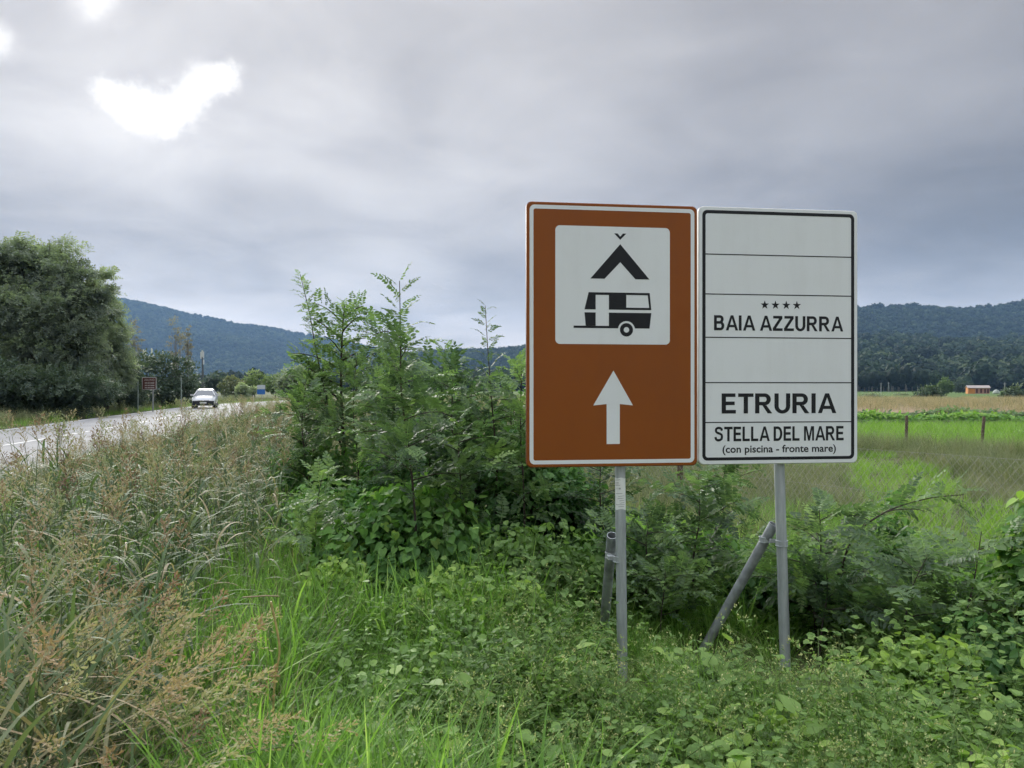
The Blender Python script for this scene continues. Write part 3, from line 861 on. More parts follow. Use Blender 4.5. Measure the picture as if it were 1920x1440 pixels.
def sign_post(parent, top, bot, r=0.0302):
    g = Geo()
    top = np.array(top); bot = np.array(bot)
    pts = [bot + (top - bot) * t for t in np.linspace(0, 1, 8)]
    tube(g, pts, r, 20)
    return g.build('post', M_GALV, parent)
def brace(parent, top, bot, r=0.0300):
    g = Geo(); top = np.array(top); bot = np.array(bot)
    pts = [bot + (top - bot) * t for t in np.linspace(0, 1, 8)]
    tube(g, pts, r, 18, cap=False)
    # open pipe mouth: inner wall and rim
    d = (top - bot) / np.linalg.norm(top - bot)
    tube(g, [top - d * 0.12, top], r - .004, 18, cap=False)
    a = np.cross(d, [1, 0, 0]); a /= np.linalg.norm(a); b = np.cross(d, a)
    th = np.arange(18) * 2 * math.pi / 18
    o = [top + r * (np.cos(t) * a + np.sin(t) * b) for t in th]; i_ = [top + (r - .004) * (np.cos(t) * a + np.sin(t) * b) for t in th]
    g.add(o + i_, [(k, (k + 1) % 18, 18 + (k + 1) % 18, 18 + k) for k in range(18)], 1)
    return g.build('brace', [M_GALVD, M_GALV], parent)

# ---- brown camping sign
PZ1 = CAMZ - (877 - HOR) / F * 4.32
cs = empty('camping_sign', (0.62, 4.45, 0))
tag(cs, 'brown camping road sign with tent, caravan and white arrow on a steel post', 'road sign')
def local(root, w):       # world point -> root space (roots are unrotated)
    return (w[0] - root.location.x, w[1] - root.location.y, w[2] - root.location.z)
po = panel(cs, 1.0, 1.5, 0.025, 0.03, M_BROWN, M_BROWNEDGE)
po.location = local(cs, (0.081, 4.32, PZ1)); po.rotation_euler = (0, 0, ALPHA)
def art_on(root_panel, W, Hh): return Art(W, Hh)
a = Art(1, 1.5); a.ring(rrect(.018, .018, .982, 1.482, .028), rrect(.040, .040, .960, 1.460, .012), .0006); a.build('border_line', M_WHITE, po)
a = Art(1, 1.5); a.poly(rrect(.165, .131, .835, .802, .026), .0006); sq = a.build('symbol_field', M_WHITE, po)
a = Art(1, 1.5)
a.poly([(.5415, .2298), (.5415, .333), (.450, .429), (.367, .429)], .0012); a.poly([(.5415, .2298), (.714, .429), (.631, .429), (.5415, .333)], .0012)
a.build('tent_symbol', M_BLACK, po)
a = Art(1, 1.5)
a.poly([(.506, .169), (.526, .169), (.5415, .187), (.5415, .205)], .0012); a.poly([(.577, .169), (.557, .169), (.5415, .187), (.5415, .205)], .0012)
a.build('tent_pole_symbol', M_BLACK, po)
a = Art(1, 1.5)
a.poly([(.357, .5066), (.398, .5066), (.398, .6045), (.333, .6045)], .0012); a.poly([(.398, .5066), (.475, .5066), (.475, .521), (.398, .521)], .0012)
a.poly([(.475, .5066), (.577, .5066), (.577, .6045), (.475, .6045)], .0012)
a.poly([(.577, .5066), (.715, .5066), (.7165, .5195), (.577, .5195)], .0012); a.poly([(.577, .592), (.7235, .592), (.725, .6045), (.577, .6045)], .0012)
a.poly([(.703, .5195), (.7165, .5195), (.7235, .592), (.712, .592)], .0012)
a.poly([(.333, .6215), (.398, .6215), (.398, .697), (.340, .697)], .0012)
cu, cw = .578, .7187
wr = .050
arcp = [(cu + wr * math.cos(t), cw - wr * math.sin(t)) for t in np.radians(np.linspace(170, 11, 14))]
a.poly([(.475, .6215), (.50, .6215), (.50, .7105), (.475, .7105)], .0012)
top = [(cu - wr, .6215)] + [(cu + wr, .6215)]
for k in range(13):
    p, q = arcp[k], arcp[k + 1]
    a.poly([(p[0], .6215), (q[0], .6215), q, p], .0012)
a.poly([(.50, .6215), (arcp[0][0], .6215), (arcp[0][0], .7105), (.50, .7105)], .0012)
a.poly([(arcp[-1][0], .6215), (.725, .6215), (.714, .7105), (arcp[-1][0], .7105)], .0012)
a.poly([(.270, .6975), (.475, .6975), (.475, .7105), (.270, .7105)], .0013)
a.ring(circ(cu, cw, .0385), circ(cu, cw, .016), .0012)
a.build('caravan_symbol', M_BLACK, po)
a = Art(1, 1.5)
a.poly([(.5018, .952), (.616, 1.151), (.539, 1.143), (.462, 1.143), (.384, 1.151)], .0006); a.poly([(.462, 1.1431), (.539, 1.1431), (.539, 1.371), (.462, 1.371)], .0006)
a.build('arrow', M_WHITE, po)
T1 = (0.628 - .018, 4.45, 2.62); B1 = (0.640, 4.43, -0.30)
pst = sign_post(cs, local(cs, T1), local(cs, B1))
brc = brace(cs, local(cs, (0.586, 4.505, CAMZ - (1004 - HOR) / F * 4.5)), local(cs, (0.595, 5.10, -0.15)))
g = Geo(); zc1 = CAMZ - (1052 - HOR) / F * 4.45
clampband(g, (0.621 - .62, -0.01 + .002), (0.587 - .62, 0.098), .031, zc1, .030); box(g, (0.572 - .62, 0.03, zc1 + .015), (.03, .05, .022))
g.build('clamp', M_GALV, cs)
# sticker wrapped round the post
g = Geo(); rr = .0308
z0, z1 = CAMZ - (955 - HOR) / F * 4.42, CAMZ - (896 - HOR) / F * 4.42
def post_pt(t, z, r):
    f = (z - B1[2]) / (T1[2] - B1[2]); cx = B1[0] + (T1[0] - B1[0]) * f - .62; cyv = B1[1] + (T1[1] - B1[1]) * f - 4.45
    return (cx + r * math.cos(t), cyv + r * math.sin(t), z)
th = np.radians(np.linspace(192, 338, 13))
g.add([post_pt(t, z0 + .004 * math.sin(3 * t), rr) for t in th] + [post_pt(t, z1 + .003 * math.cos(4 * t), rr) for t in th], [(i, i + 1, 14 + i, 13 + i) for i in range(12)], smooth=True)
st = g.build('sticker', plain('sticker_paper', (0.80, 0.82, 0.80), 0.6, var=.06, scale=30), cs)
g = Geo()
def print_bar(f0, f1, t0, t1, h):
    z = z1 - (z1 - z0) * f0; tt = np.radians(np.linspace(t0, t1, 6)); sk = (z1 - z0) * f1
    V = [post_pt(t, z + sk * k / 5, rr + .0005) for k, t in enumerate(tt)] + [post_pt(t, z + h + sk * k / 5, rr + .0005) for k, t in enumerate(tt)]
    g.add(V, [(i, i + 1, 7 + i, 6 + i) for i in range(5)])
for f0, a0, a1 in ((.08, 205, 262), (.17, 203, 245), (.21, 203, 246), (.25, 203, 262), (.51, 208, 285), (.59, 240, 305), (.66, 232, 302), (.73, 250, 305), (.80, 255, 308), (.86, 205, 312), (.92, 240, 300)):
    print_bar(f0, .02, a0, a1, .0022)
for k, a0 in enumerate((222, 236, 248, 258)):
    print_bar(.36, 0.0, a0, a0 + (3 if k < 2 else 7), .009)
pr = g.build('print', plain('grey_print', (0.22, 0.23, 0.24), .7), st); pr['kind'] = 'stuff'

# ---- white name board
W2 = 0.985
ux, uy = math.cos(ALPHA), math.sin(ALPHA)
L2 = (1.0815, 4.450)
PZ2 = CAMZ - (871.5 - HOR) / F * 4.455
nb = empty('name_board_sign', (1.60, 4.60, 0))
tag(nb, 'white framed name board listing BAIA AZZURRA, ETRURIA and STELLA DEL MARE on a steel post', 'road sign')
pn = panel(nb, W2, 1.5, 0.025, 0.03, M_WHITE, M_WHITEEDGE)
pn.location = local(nb, (L2[0], L2[1], PZ2)); pn.rotation_euler = (0, 0, ALPHA)
a = Art(W2, 1.5); a.ring(rrect(.022, .021, .963, 1.476, .030), rrect(.0415, .040, .943, 1.458, .014), .0006); a.build('border_line', M_BLACK, pn)
for w in (.277, .5085, .760, 1.023, 1.2545):
    a = Art(W2, 1.5); a.poly([(.0415, w - .003), (.943, w - .003), (.943, w + .003), (.0415, w + .003)], .0007); a.build('divider_line', M_BLACK, pn)
for t in (.409, .476, .544, .611):
    a = Art(W2, 1.5); c = (t * W2, .568)
    pts = [(c[0] + (.027 if k % 2 == 0 else .0108) * math.sin(k * math.pi / 5), c[1] - (.027 if k % 2 == 0 else .0108) * math.cos(k * math.pi / 5)) for k in range(10)]
    a.poly(pts, .0007); a.build('star', M_BLACK, pn)
for txt, t0, t1, w0, w1 in (('BAIA AZZURRA', .094, .907, .631, .719), ('ETRURIA', .141, .8625, 1.086, 1.203), ('STELLA DEL MARE', .097, .9095, 1.280, 1.365)):
    a = Art(W2, 1.5); letters(a, txt, t0 * W2, t1 * W2, w0, w1, .0007); o = a.build('lettering', M_BLACK, pn); o['label'] = 'bold black capitals reading ' + txt
font_part('small_lettering', '(con piscina - fronte mare)', .146 * W2, .86 * W2, 1.388, 1.446, 1.5, .0007, M_BLACK, pn, .018)
T2 = (1.555, 4.575, 2.60); B2 = (1.632, 4.56, -0.30)
T2 = (1.548, 4.575, 2.62)
sign_post(nb, local(nb, T2), local(nb, B2))
zb = CAMZ - (984 - HOR) / F * 4.62
brace(nb, local(nb, (1.583, 4.640, zb)), local(nb, (1.20, 4.98, -0.12)))
g = Geo(); zc2 = CAMZ - (1022 - HOR) / F * 4.58
f2 = (zc2 - B2[2]) / (T2[2] - B2[2]); px2 = B2[0] + (T2[0] - B2[0]) * f2
clampband(g, (px2 - 1.60, 4.566 - 4.60), (1.541 - 1.60, 4.678 - 4.60), .031, zc2, .030); box(g, (px2 - .042 - 1.60, .005, zc2 + .02), (.03, .014, .022))
g.build('clamp', M_GALV, nb)

# ================================================================== leaf templates
def mk(verts, faces, tint=0.5):
    g = Geo(); g.add(verts, faces, 0, tint); return g
# oval leaflet, length 1 along +Y, lightly folded
OVAL = [(0, 0, 0), (-.23, .30, .03), (.23, .30, .03), (-.22, .68, .01), (.22, .68, .01), (0, 1, -.05), (0, .5, -.03)]
OVALF = [(0, 2, 6), (0, 6, 1), (6, 2, 4), (6, 3, 1), (6, 4, 5), (6, 5, 3)]
T_OVAL = Tm(mk(OVAL, OVALF))
# cheap oval (2 quads' worth)
T_OVAL4 = Tm(mk([(0, 0, 0), (.22, .35, .02), (.20, .72, .0), (0, 1, -.06), (-.20, .72, .0), (-.22, .35, .02)], [(0, 1, 4, 5), (1, 2, 3, 4)]))
# broad pointed leaf (vine, bramble leaflet) with midrib fold and a wavy edge
T_BROAD = Tm(mk([(0, 0, 0), (-.30, .16, .05), (-.42, .42, .08), (-.30, .72, .04), (0, 1.0, -.12), (.30, .72, .04), (.42, .42, .08), (.30, .16, .05), (0, .38, -.03), (0, .7, -.04)],
                [(0, 8, 2, 1), (8, 9, 3, 2), (9, 4, 3), (0, 7, 6, 8), (8, 6, 5, 9), (9, 5, 4)]))
# heart leaf
T_HEART = Tm(mk([(0, 0, 0), (-.28, -.14, .05), (-.48, .12, .08), (-.42, .45, .05), (-.2, .78, 0), (0, 1.05, -.1), (.2, .78, 0), (.42, .45, .05), (.48, .12, .08), (.28, -.14, .05), (0, .45, -.04)],
                [(0, 10, 2, 1), (10, 4, 3, 2), (10, 5, 4), (0, 9, 8, 10), (10, 8, 7, 6), (10, 6, 5)]))

def compound(npair=8, L=0.22, seed=0, droop=0.5, cheap=False, ll=0.043):
    """pinnate leaf of a false acacia: along +Y from the origin, drooping towards the tip"""
    r = np.random.default_rng(seed); g = Geo()
    ts = np.linspace(0, 1, 7)
    th = 0.25 - droop * 1.6 * ts ** 1.3
    pts = [np.array([0.0, 0, 0])]
    for k in range(6):
        pts.append(pts[-1] + np.array([r.normal() * .004, math.cos(th[k]) * L / 6, math.sin(th[k]) * L / 6]))
    pts = np.array(pts)
    w = .0016
    V = []
    for p in pts: V += [p + (-w, 0, 0), p + (w, 0, 0)]
    g.add(V, [(2 * i, 2 * i + 1, 2 * i + 3, 2 * i + 2) for i in range(6)], 0, 0.8)
    pos = []; dr = []; sc = []
    for i in range(npair):
        f = 0.20 + 0.76 * i / (npair - 1)
        p = np.array([np.interp(f, ts, pts[:, k]) for k in range(3)]); s = math.sin(math.pi * (0.2 + 0.62 * f)) * ll
        for sg in (-1, 1):
            pos.append(p); dr.append((sg * 1.0, 0.42 + r.normal() * .12, -0.12 + r.normal() * .16)); sc.append(s * (0.85 + 0.3 * r.random()))
    pos.append(pts[-1]); dr.append((0, 1, math.sin(th[-1]))); sc.append(ll * .85)
    M = frames(np.array(dr), None, r.normal(size=len(dr)) * .22) * np.array(sc)[:, None, None]
    g.inst(T_OVAL4 if cheap else T_OVAL, M, np.array(pos), 0, 0.5 + (r.random(len(pos)) - .5) * .25)
    return Tm(g)
COMP = [compound(8, .25, 1, .35, False, .056), compound(9, .29, 2, .5, False, .056), compound(7, .22, 3, .25, False, .056), compound(8, .26, 4, .75, False, .054)]
COMPC = [compound(7, .27, 11, .5, True, .070), compound(6, .24, 12, .7, True, .070), compound(8, .29, 13, .3, True, .070)]

def sapling_geo(seed, path, r0, branches, comp, lscale=1.0, step=0.055, leaf_from=0.25, tint0=0.5, dens=1.0, up=0.25, blen=0.45, tip_small=True):
    """stem along path (list of points), side branches [(t, azimuth, length, rise)], compound leaves along all of them"""
    r = np.random.default_rng(seed)
    wood_, leaves = Geo(), Geo()
    path = smooth_curve(np.array(path, float), 6)
    seg = np.concatenate([[0], np.cumsum(np.linalg.norm(np.diff(path, axis=0), axis=1))]); Ltot = seg[-1]
    tube(wood_, path, np.interp(seg / Ltot, [0, 1], [r0, r0 * .22]), 6)
    def leafline(P, f0, step_, sc0, twist):
        sg = np.concatenate([[0], np.cumsum(np.linalg.norm(np.diff(P, axis=0), axis=1))]); L = sg[-1]
        s_ = np.arange(f0 * L, L, step_ * .72 / dens); n = len(s_)
        if n == 0: return
        s_ = s_ + r.uniform(-.3, .3, n) * step_
        pos = np.stack([np.interp(s_, sg, P[:, k]) for k in range(3)], 1)
        tan = np.stack([np.interp(s_, sg, np.gradient(P[:, k], sg)) for k in range(3)], 1)
        tan /= np.linalg.norm(tan, axis=1, keepdims=True)
        az = np.arange(n) * twist + r.uniform(0, 6.28) + r.normal(size=n) * .3
        a = np.cross(tan, np.array([0.3, .2, 1.0])); a /= np.maximum(np.linalg.norm(a, axis=1, keepdims=True), 1e-6); b = np.cross(tan, a)
        vert = np.abs(tan[:, 2:3])
        out = np.cos(az)[:, None] * a + np.sin(az)[:, None] * b * (0.35 + .65 * vert)
        d = out + tan * 0.45 + np.array([0, 0, up]) + r.normal(size=(n, 3)) * .15
        f = s_ / L
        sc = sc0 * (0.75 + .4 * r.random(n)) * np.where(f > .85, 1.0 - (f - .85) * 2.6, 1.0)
        M = frames(d, None, r.normal(size=n) * .35) * sc[:, None, None]
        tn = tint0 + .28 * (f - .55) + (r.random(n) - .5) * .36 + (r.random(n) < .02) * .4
        pick = r.integers(0, len(comp), n)
        for k in range(len(comp)):
            q = pick == k
            leaves.inst(comp[k], M[q], pos[q], 0, tn[q])
    leafline(path, leaf_from, step, lscale, 2.4)
    for (t, az, L, rise) in branches:
        p0 = np.array([np.interp(t * Ltot, seg, path[:, k]) for k in range(3)])
        d = np.array([math.cos(az), math.sin(az), rise]); d /= np.linalg.norm(d)
        P = [p0]
        for k in range(5):
            d = d + np.array([r.normal() * .12, r.normal() * .12, .04 - .05 * k + r.normal() * .05]); d /= np.linalg.norm(d)
            P.append(P[-1] + d * L / 5)
        P = np.array(P)
        tube(wood_, P, np.linspace(r0 * .42, r0 * .12, 6), 4)
        leafline(P, .12, step * 1.0, lscale * .95, 3.14)
    return wood_, leaves

def plant(name, label, cat, loc, wood_, leaves, mats, group=None, wname='stem', lname='foliage'):
    root = empty(name, loc)
    tag(root, label, cat, group)
    if wood_ is not None: wood_.build(wname, mats[0], root)
    leaves.build(lname, mats[1], root)
    return root

# ---- saplings (false acacia) among and behind the signs: position, path, branches
def ring_br(seed, n, t0, t1, L0, L1, rise=.5, az0=None, spread=6.28):
    r = np.random.default_rng(seed); out = []
    for k in range(n):
        t = t0 + (t1 - t0) * (k + r.random() * .6) / n
        az = (az0 if az0 is not None else 0) + (r.uniform(-.5, .5) * spread if az0 is not None else k * 2.4 + r.normal() * .4)
        out.append((t, az, (L0 + (L1 - L0) * (t - t0) / (t1 - t0 + 1e-6)) * r.uniform(.75, 1.25), rise * r.uniform(.6, 1.5)))
    return out
GS = 'false acacia saplings among the weeds'
def sap(seed, label, X, Y, path, r0, br, lscale=1.0, step=.055, lf=.25, tint=.5, comp=COMP, dens=1.0, up=.25, mat=None):
    w, l = sapling_geo(seed, path, r0, br, comp, lscale, step, lf, tint, dens, up)
    return plant('acacia_sapling', label, 'sapling', (X, Y, 0), w, l, (M_BARK, mat or M_ROB), GS)

# A: tall one left of the sign
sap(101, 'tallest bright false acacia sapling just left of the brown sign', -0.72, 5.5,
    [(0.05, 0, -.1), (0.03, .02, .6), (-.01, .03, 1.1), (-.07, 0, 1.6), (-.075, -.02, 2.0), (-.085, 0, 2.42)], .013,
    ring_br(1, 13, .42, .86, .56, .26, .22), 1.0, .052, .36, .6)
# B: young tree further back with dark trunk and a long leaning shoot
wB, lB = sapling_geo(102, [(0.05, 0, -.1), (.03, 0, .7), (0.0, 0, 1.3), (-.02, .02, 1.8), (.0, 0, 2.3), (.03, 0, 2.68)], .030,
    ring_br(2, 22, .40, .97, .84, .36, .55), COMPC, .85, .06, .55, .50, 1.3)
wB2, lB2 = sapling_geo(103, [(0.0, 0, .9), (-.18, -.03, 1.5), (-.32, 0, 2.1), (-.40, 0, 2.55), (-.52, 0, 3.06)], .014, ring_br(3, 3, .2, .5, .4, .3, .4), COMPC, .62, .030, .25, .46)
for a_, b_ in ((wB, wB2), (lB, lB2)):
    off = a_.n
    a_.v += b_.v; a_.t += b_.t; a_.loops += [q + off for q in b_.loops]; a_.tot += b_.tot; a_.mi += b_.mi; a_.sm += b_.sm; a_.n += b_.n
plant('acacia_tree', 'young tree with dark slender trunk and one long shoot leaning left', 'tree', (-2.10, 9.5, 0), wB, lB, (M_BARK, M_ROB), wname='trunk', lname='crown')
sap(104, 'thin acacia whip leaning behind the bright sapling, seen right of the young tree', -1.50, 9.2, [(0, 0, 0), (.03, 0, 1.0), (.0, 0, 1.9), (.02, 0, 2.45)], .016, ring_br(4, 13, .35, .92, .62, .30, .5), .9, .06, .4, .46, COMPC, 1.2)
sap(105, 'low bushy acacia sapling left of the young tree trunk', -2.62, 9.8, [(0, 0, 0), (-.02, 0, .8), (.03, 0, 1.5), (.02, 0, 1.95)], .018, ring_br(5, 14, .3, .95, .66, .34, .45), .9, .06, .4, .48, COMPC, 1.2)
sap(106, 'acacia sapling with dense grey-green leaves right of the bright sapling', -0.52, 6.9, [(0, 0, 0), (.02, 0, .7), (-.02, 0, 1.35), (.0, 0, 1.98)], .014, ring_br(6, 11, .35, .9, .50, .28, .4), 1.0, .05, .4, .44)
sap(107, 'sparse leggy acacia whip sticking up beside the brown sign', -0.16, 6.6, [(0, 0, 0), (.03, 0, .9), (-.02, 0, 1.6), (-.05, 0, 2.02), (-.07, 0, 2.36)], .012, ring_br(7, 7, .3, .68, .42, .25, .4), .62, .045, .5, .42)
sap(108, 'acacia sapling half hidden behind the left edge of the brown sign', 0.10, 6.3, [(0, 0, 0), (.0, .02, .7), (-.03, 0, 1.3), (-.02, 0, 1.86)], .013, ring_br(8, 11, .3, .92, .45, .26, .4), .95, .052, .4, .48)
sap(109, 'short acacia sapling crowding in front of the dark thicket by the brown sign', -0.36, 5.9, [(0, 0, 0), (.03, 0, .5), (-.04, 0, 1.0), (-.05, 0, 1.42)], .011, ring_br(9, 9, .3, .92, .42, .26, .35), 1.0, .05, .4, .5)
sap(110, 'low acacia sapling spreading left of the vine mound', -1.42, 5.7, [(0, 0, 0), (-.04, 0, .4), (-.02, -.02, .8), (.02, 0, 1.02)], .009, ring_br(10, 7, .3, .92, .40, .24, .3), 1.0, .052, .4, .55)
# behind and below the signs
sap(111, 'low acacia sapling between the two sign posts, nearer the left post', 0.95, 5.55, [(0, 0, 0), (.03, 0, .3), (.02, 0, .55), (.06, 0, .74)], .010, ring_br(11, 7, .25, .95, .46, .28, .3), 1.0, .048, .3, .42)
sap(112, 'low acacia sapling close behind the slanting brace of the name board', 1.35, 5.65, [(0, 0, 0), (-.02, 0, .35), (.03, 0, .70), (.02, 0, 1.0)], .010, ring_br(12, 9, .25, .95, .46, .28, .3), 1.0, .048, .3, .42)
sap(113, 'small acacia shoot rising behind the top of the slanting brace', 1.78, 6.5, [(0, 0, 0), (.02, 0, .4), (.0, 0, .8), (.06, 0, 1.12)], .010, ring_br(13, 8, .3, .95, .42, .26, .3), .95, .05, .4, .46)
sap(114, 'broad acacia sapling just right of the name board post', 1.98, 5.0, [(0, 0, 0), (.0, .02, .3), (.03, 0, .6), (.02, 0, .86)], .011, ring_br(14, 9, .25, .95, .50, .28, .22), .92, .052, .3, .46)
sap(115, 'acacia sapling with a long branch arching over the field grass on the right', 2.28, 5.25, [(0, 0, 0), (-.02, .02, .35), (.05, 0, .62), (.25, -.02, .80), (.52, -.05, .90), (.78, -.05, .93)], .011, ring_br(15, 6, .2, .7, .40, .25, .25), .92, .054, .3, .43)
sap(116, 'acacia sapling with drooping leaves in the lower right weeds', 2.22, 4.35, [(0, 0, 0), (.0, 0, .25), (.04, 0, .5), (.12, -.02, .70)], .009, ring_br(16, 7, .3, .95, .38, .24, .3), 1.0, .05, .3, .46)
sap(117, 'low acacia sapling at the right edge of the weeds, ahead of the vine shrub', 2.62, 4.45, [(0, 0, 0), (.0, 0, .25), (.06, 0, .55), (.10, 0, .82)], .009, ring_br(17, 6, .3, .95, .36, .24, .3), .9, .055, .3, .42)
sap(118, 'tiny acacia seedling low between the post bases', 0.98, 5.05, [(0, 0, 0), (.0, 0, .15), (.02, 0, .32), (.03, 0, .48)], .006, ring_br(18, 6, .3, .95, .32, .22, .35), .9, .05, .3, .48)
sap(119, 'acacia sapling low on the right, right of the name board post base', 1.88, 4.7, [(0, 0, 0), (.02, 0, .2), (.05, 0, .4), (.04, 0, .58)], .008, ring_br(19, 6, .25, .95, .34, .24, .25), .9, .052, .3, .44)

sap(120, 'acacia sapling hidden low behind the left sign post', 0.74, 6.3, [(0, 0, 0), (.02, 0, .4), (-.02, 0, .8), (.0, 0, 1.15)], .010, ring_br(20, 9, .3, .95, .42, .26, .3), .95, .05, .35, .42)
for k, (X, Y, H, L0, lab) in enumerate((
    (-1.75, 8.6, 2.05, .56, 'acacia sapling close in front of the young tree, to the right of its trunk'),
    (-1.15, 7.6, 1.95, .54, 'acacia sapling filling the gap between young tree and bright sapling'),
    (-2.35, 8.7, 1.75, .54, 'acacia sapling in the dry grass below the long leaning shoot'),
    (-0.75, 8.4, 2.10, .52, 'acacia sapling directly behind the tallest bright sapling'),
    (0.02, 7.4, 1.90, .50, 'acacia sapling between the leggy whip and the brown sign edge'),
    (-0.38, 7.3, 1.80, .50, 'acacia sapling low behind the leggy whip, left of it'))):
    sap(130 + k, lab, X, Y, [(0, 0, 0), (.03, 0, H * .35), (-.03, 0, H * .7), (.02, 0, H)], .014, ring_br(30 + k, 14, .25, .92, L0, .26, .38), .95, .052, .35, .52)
# ---- leafy mounds: vines and brambles over stumps and shrubs
def mound_geo(seed, rx, ry, h, n, tmpl, ls, tint0=.45, lumps=7, down=.55, z0=0.0, shell=.35):
    r = np.random.default_rng(seed); leaves, wood_ = Geo(), Geo()
    C = []
    for k in range(lumps):
        a = r.uniform(0, 6.28); q = r.random() ** .5 * .62
        hh = h * (1 - .75 * q * q) * r.uniform(.72, 1.05)
        C.append((rx * q * math.cos(a), ry * q * math.sin(a), hh))
    C = np.array(C)
    per = n // lumps
    for (x, y, hh) in C:
        d = r.normal(size=(per, 3)); d[:, 2] = np.abs(d[:, 2]) * .9 - .25; d /= np.linalg.norm(d, axis=1, keepdims=True)
        rad = np.array([rx * .55, ry * .55, hh * .55]) * r.uniform(.85, 1.15)
        q = 1 - shell * r.random(per) ** 1.6
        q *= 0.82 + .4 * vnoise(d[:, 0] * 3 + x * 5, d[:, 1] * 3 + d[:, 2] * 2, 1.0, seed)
        P = d * rad * q[:, None] + np.array([x, y, hh * .52])
        P[:, 2] = np.maximum(P[:, 2], .03 + .1 * r.random(per)) + z0
        dirs = np.stack([d[:, 0], d[:, 1], -down * np.ones(per)], 1) + r.normal(size=(per, 3)) * .45
        nrm_ = d + np.array([0, 0, .55]) + r.normal(size=(per, 3)) * .35
        S = ls * (.55 + .75 * r.random(per))
        M = frames(dirs, nrm_) * S[:, None, None]
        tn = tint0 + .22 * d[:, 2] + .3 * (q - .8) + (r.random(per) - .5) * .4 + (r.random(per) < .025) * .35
        leaves.inst(tmpl, M, P, 0, tn)
        for k in range(5):
            e = d[k] * rad * .9 + np.array([x, y, hh * .52]); e[2] = max(e[2], .1)
            m_ = np.array([x * .7, y * .7, hh * .4]) + r.normal(size=3) * .08
            tube(wood_, smooth_curve(np.array([(x * .4, y * .4, 0), m_, e]), 3), np.linspace(.008, .003, 7), 4)
    return wood_, leaves
def mound(name, label, cat, X, Y, seed, rx, ry, h, n, tmpl, ls, mat, tint=.45, lumps=7, down=.55, group=None):
    w, l = mound_geo(seed, rx, ry, h, n, tmpl, ls, tint, lumps, down)
    return plant(name, label, cat, (X, Y, 0), w, l, (M_STEM, mat), group)
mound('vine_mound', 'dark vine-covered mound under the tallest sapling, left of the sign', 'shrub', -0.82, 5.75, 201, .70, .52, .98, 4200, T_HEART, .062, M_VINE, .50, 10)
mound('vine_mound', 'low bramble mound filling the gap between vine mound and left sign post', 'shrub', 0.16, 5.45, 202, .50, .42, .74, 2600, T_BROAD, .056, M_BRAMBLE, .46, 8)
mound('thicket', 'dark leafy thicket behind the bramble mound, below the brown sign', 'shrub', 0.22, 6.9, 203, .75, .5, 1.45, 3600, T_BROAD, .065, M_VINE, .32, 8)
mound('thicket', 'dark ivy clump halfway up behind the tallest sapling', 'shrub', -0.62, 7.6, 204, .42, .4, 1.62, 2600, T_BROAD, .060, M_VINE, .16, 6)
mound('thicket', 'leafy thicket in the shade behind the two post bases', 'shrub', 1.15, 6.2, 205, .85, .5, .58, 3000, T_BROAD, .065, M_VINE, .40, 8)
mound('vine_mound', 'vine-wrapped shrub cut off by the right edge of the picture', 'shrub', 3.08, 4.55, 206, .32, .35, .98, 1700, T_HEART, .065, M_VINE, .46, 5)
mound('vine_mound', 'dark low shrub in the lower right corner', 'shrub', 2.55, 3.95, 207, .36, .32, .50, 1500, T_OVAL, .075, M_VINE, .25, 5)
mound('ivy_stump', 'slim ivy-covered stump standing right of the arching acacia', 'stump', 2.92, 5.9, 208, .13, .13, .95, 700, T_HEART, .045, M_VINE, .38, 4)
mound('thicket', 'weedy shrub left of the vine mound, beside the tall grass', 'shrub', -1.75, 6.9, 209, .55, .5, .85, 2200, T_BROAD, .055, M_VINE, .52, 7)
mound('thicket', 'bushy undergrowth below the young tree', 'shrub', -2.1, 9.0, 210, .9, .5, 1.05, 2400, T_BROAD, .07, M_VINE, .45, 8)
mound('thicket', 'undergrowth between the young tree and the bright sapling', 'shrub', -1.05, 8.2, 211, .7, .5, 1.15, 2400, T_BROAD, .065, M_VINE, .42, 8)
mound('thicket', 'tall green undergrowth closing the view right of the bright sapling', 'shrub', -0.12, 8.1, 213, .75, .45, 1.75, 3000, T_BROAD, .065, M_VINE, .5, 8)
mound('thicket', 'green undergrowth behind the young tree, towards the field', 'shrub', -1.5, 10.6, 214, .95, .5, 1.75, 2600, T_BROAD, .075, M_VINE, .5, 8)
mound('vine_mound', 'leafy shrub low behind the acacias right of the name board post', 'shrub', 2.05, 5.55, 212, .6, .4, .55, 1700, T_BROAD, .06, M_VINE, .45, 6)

GB = 'bramble clumps in the foreground'
for k, (X, Y, rx, ry, h, n, ls, tn, lab) in enumerate((
    (-.55, 4.95, .42, .30, .52, 1500, .050, .60, 'bright bramble clump spilling forward below the dark vine mound'),
    (-1.15, 5.25, .36, .30, .50, 1300, .048, .58, 'small bright bramble clump left of the vine mound, by the tall grass'),
    (.02, 4.75, .36, .28, .46, 1300, .050, .60, 'light green bramble clump left of the left post base'),
    (2.10, 3.95, .36, .30, .40, 1300, .050, .62, 'light bramble clump right of the right post base'),
    (1.05, 3.05, .40, .26, .30, 1300, .050, .66, 'pale bramble clump low in the foreground between the posts'),
    (1.75, 2.75, .42, .26, .34, 1400, .054, .66, 'pale big-leaved bramble clump in the right foreground'),
    (.25, 2.65, .34, .24, .30, 1100, .050, .62, 'bramble clump at the bottom edge, left of the left post line'),
    (-.15, 3.75, .34, .26, .34, 1100, .046, .62, 'bramble clump in the green grass before the shrubs'))):
    mound('bramble_clump', lab, 'brambles', X, Y, 230 + k, rx, ry, h, n, T_BROAD, ls, M_BRAMBLE, tn, 6, .25, GB)
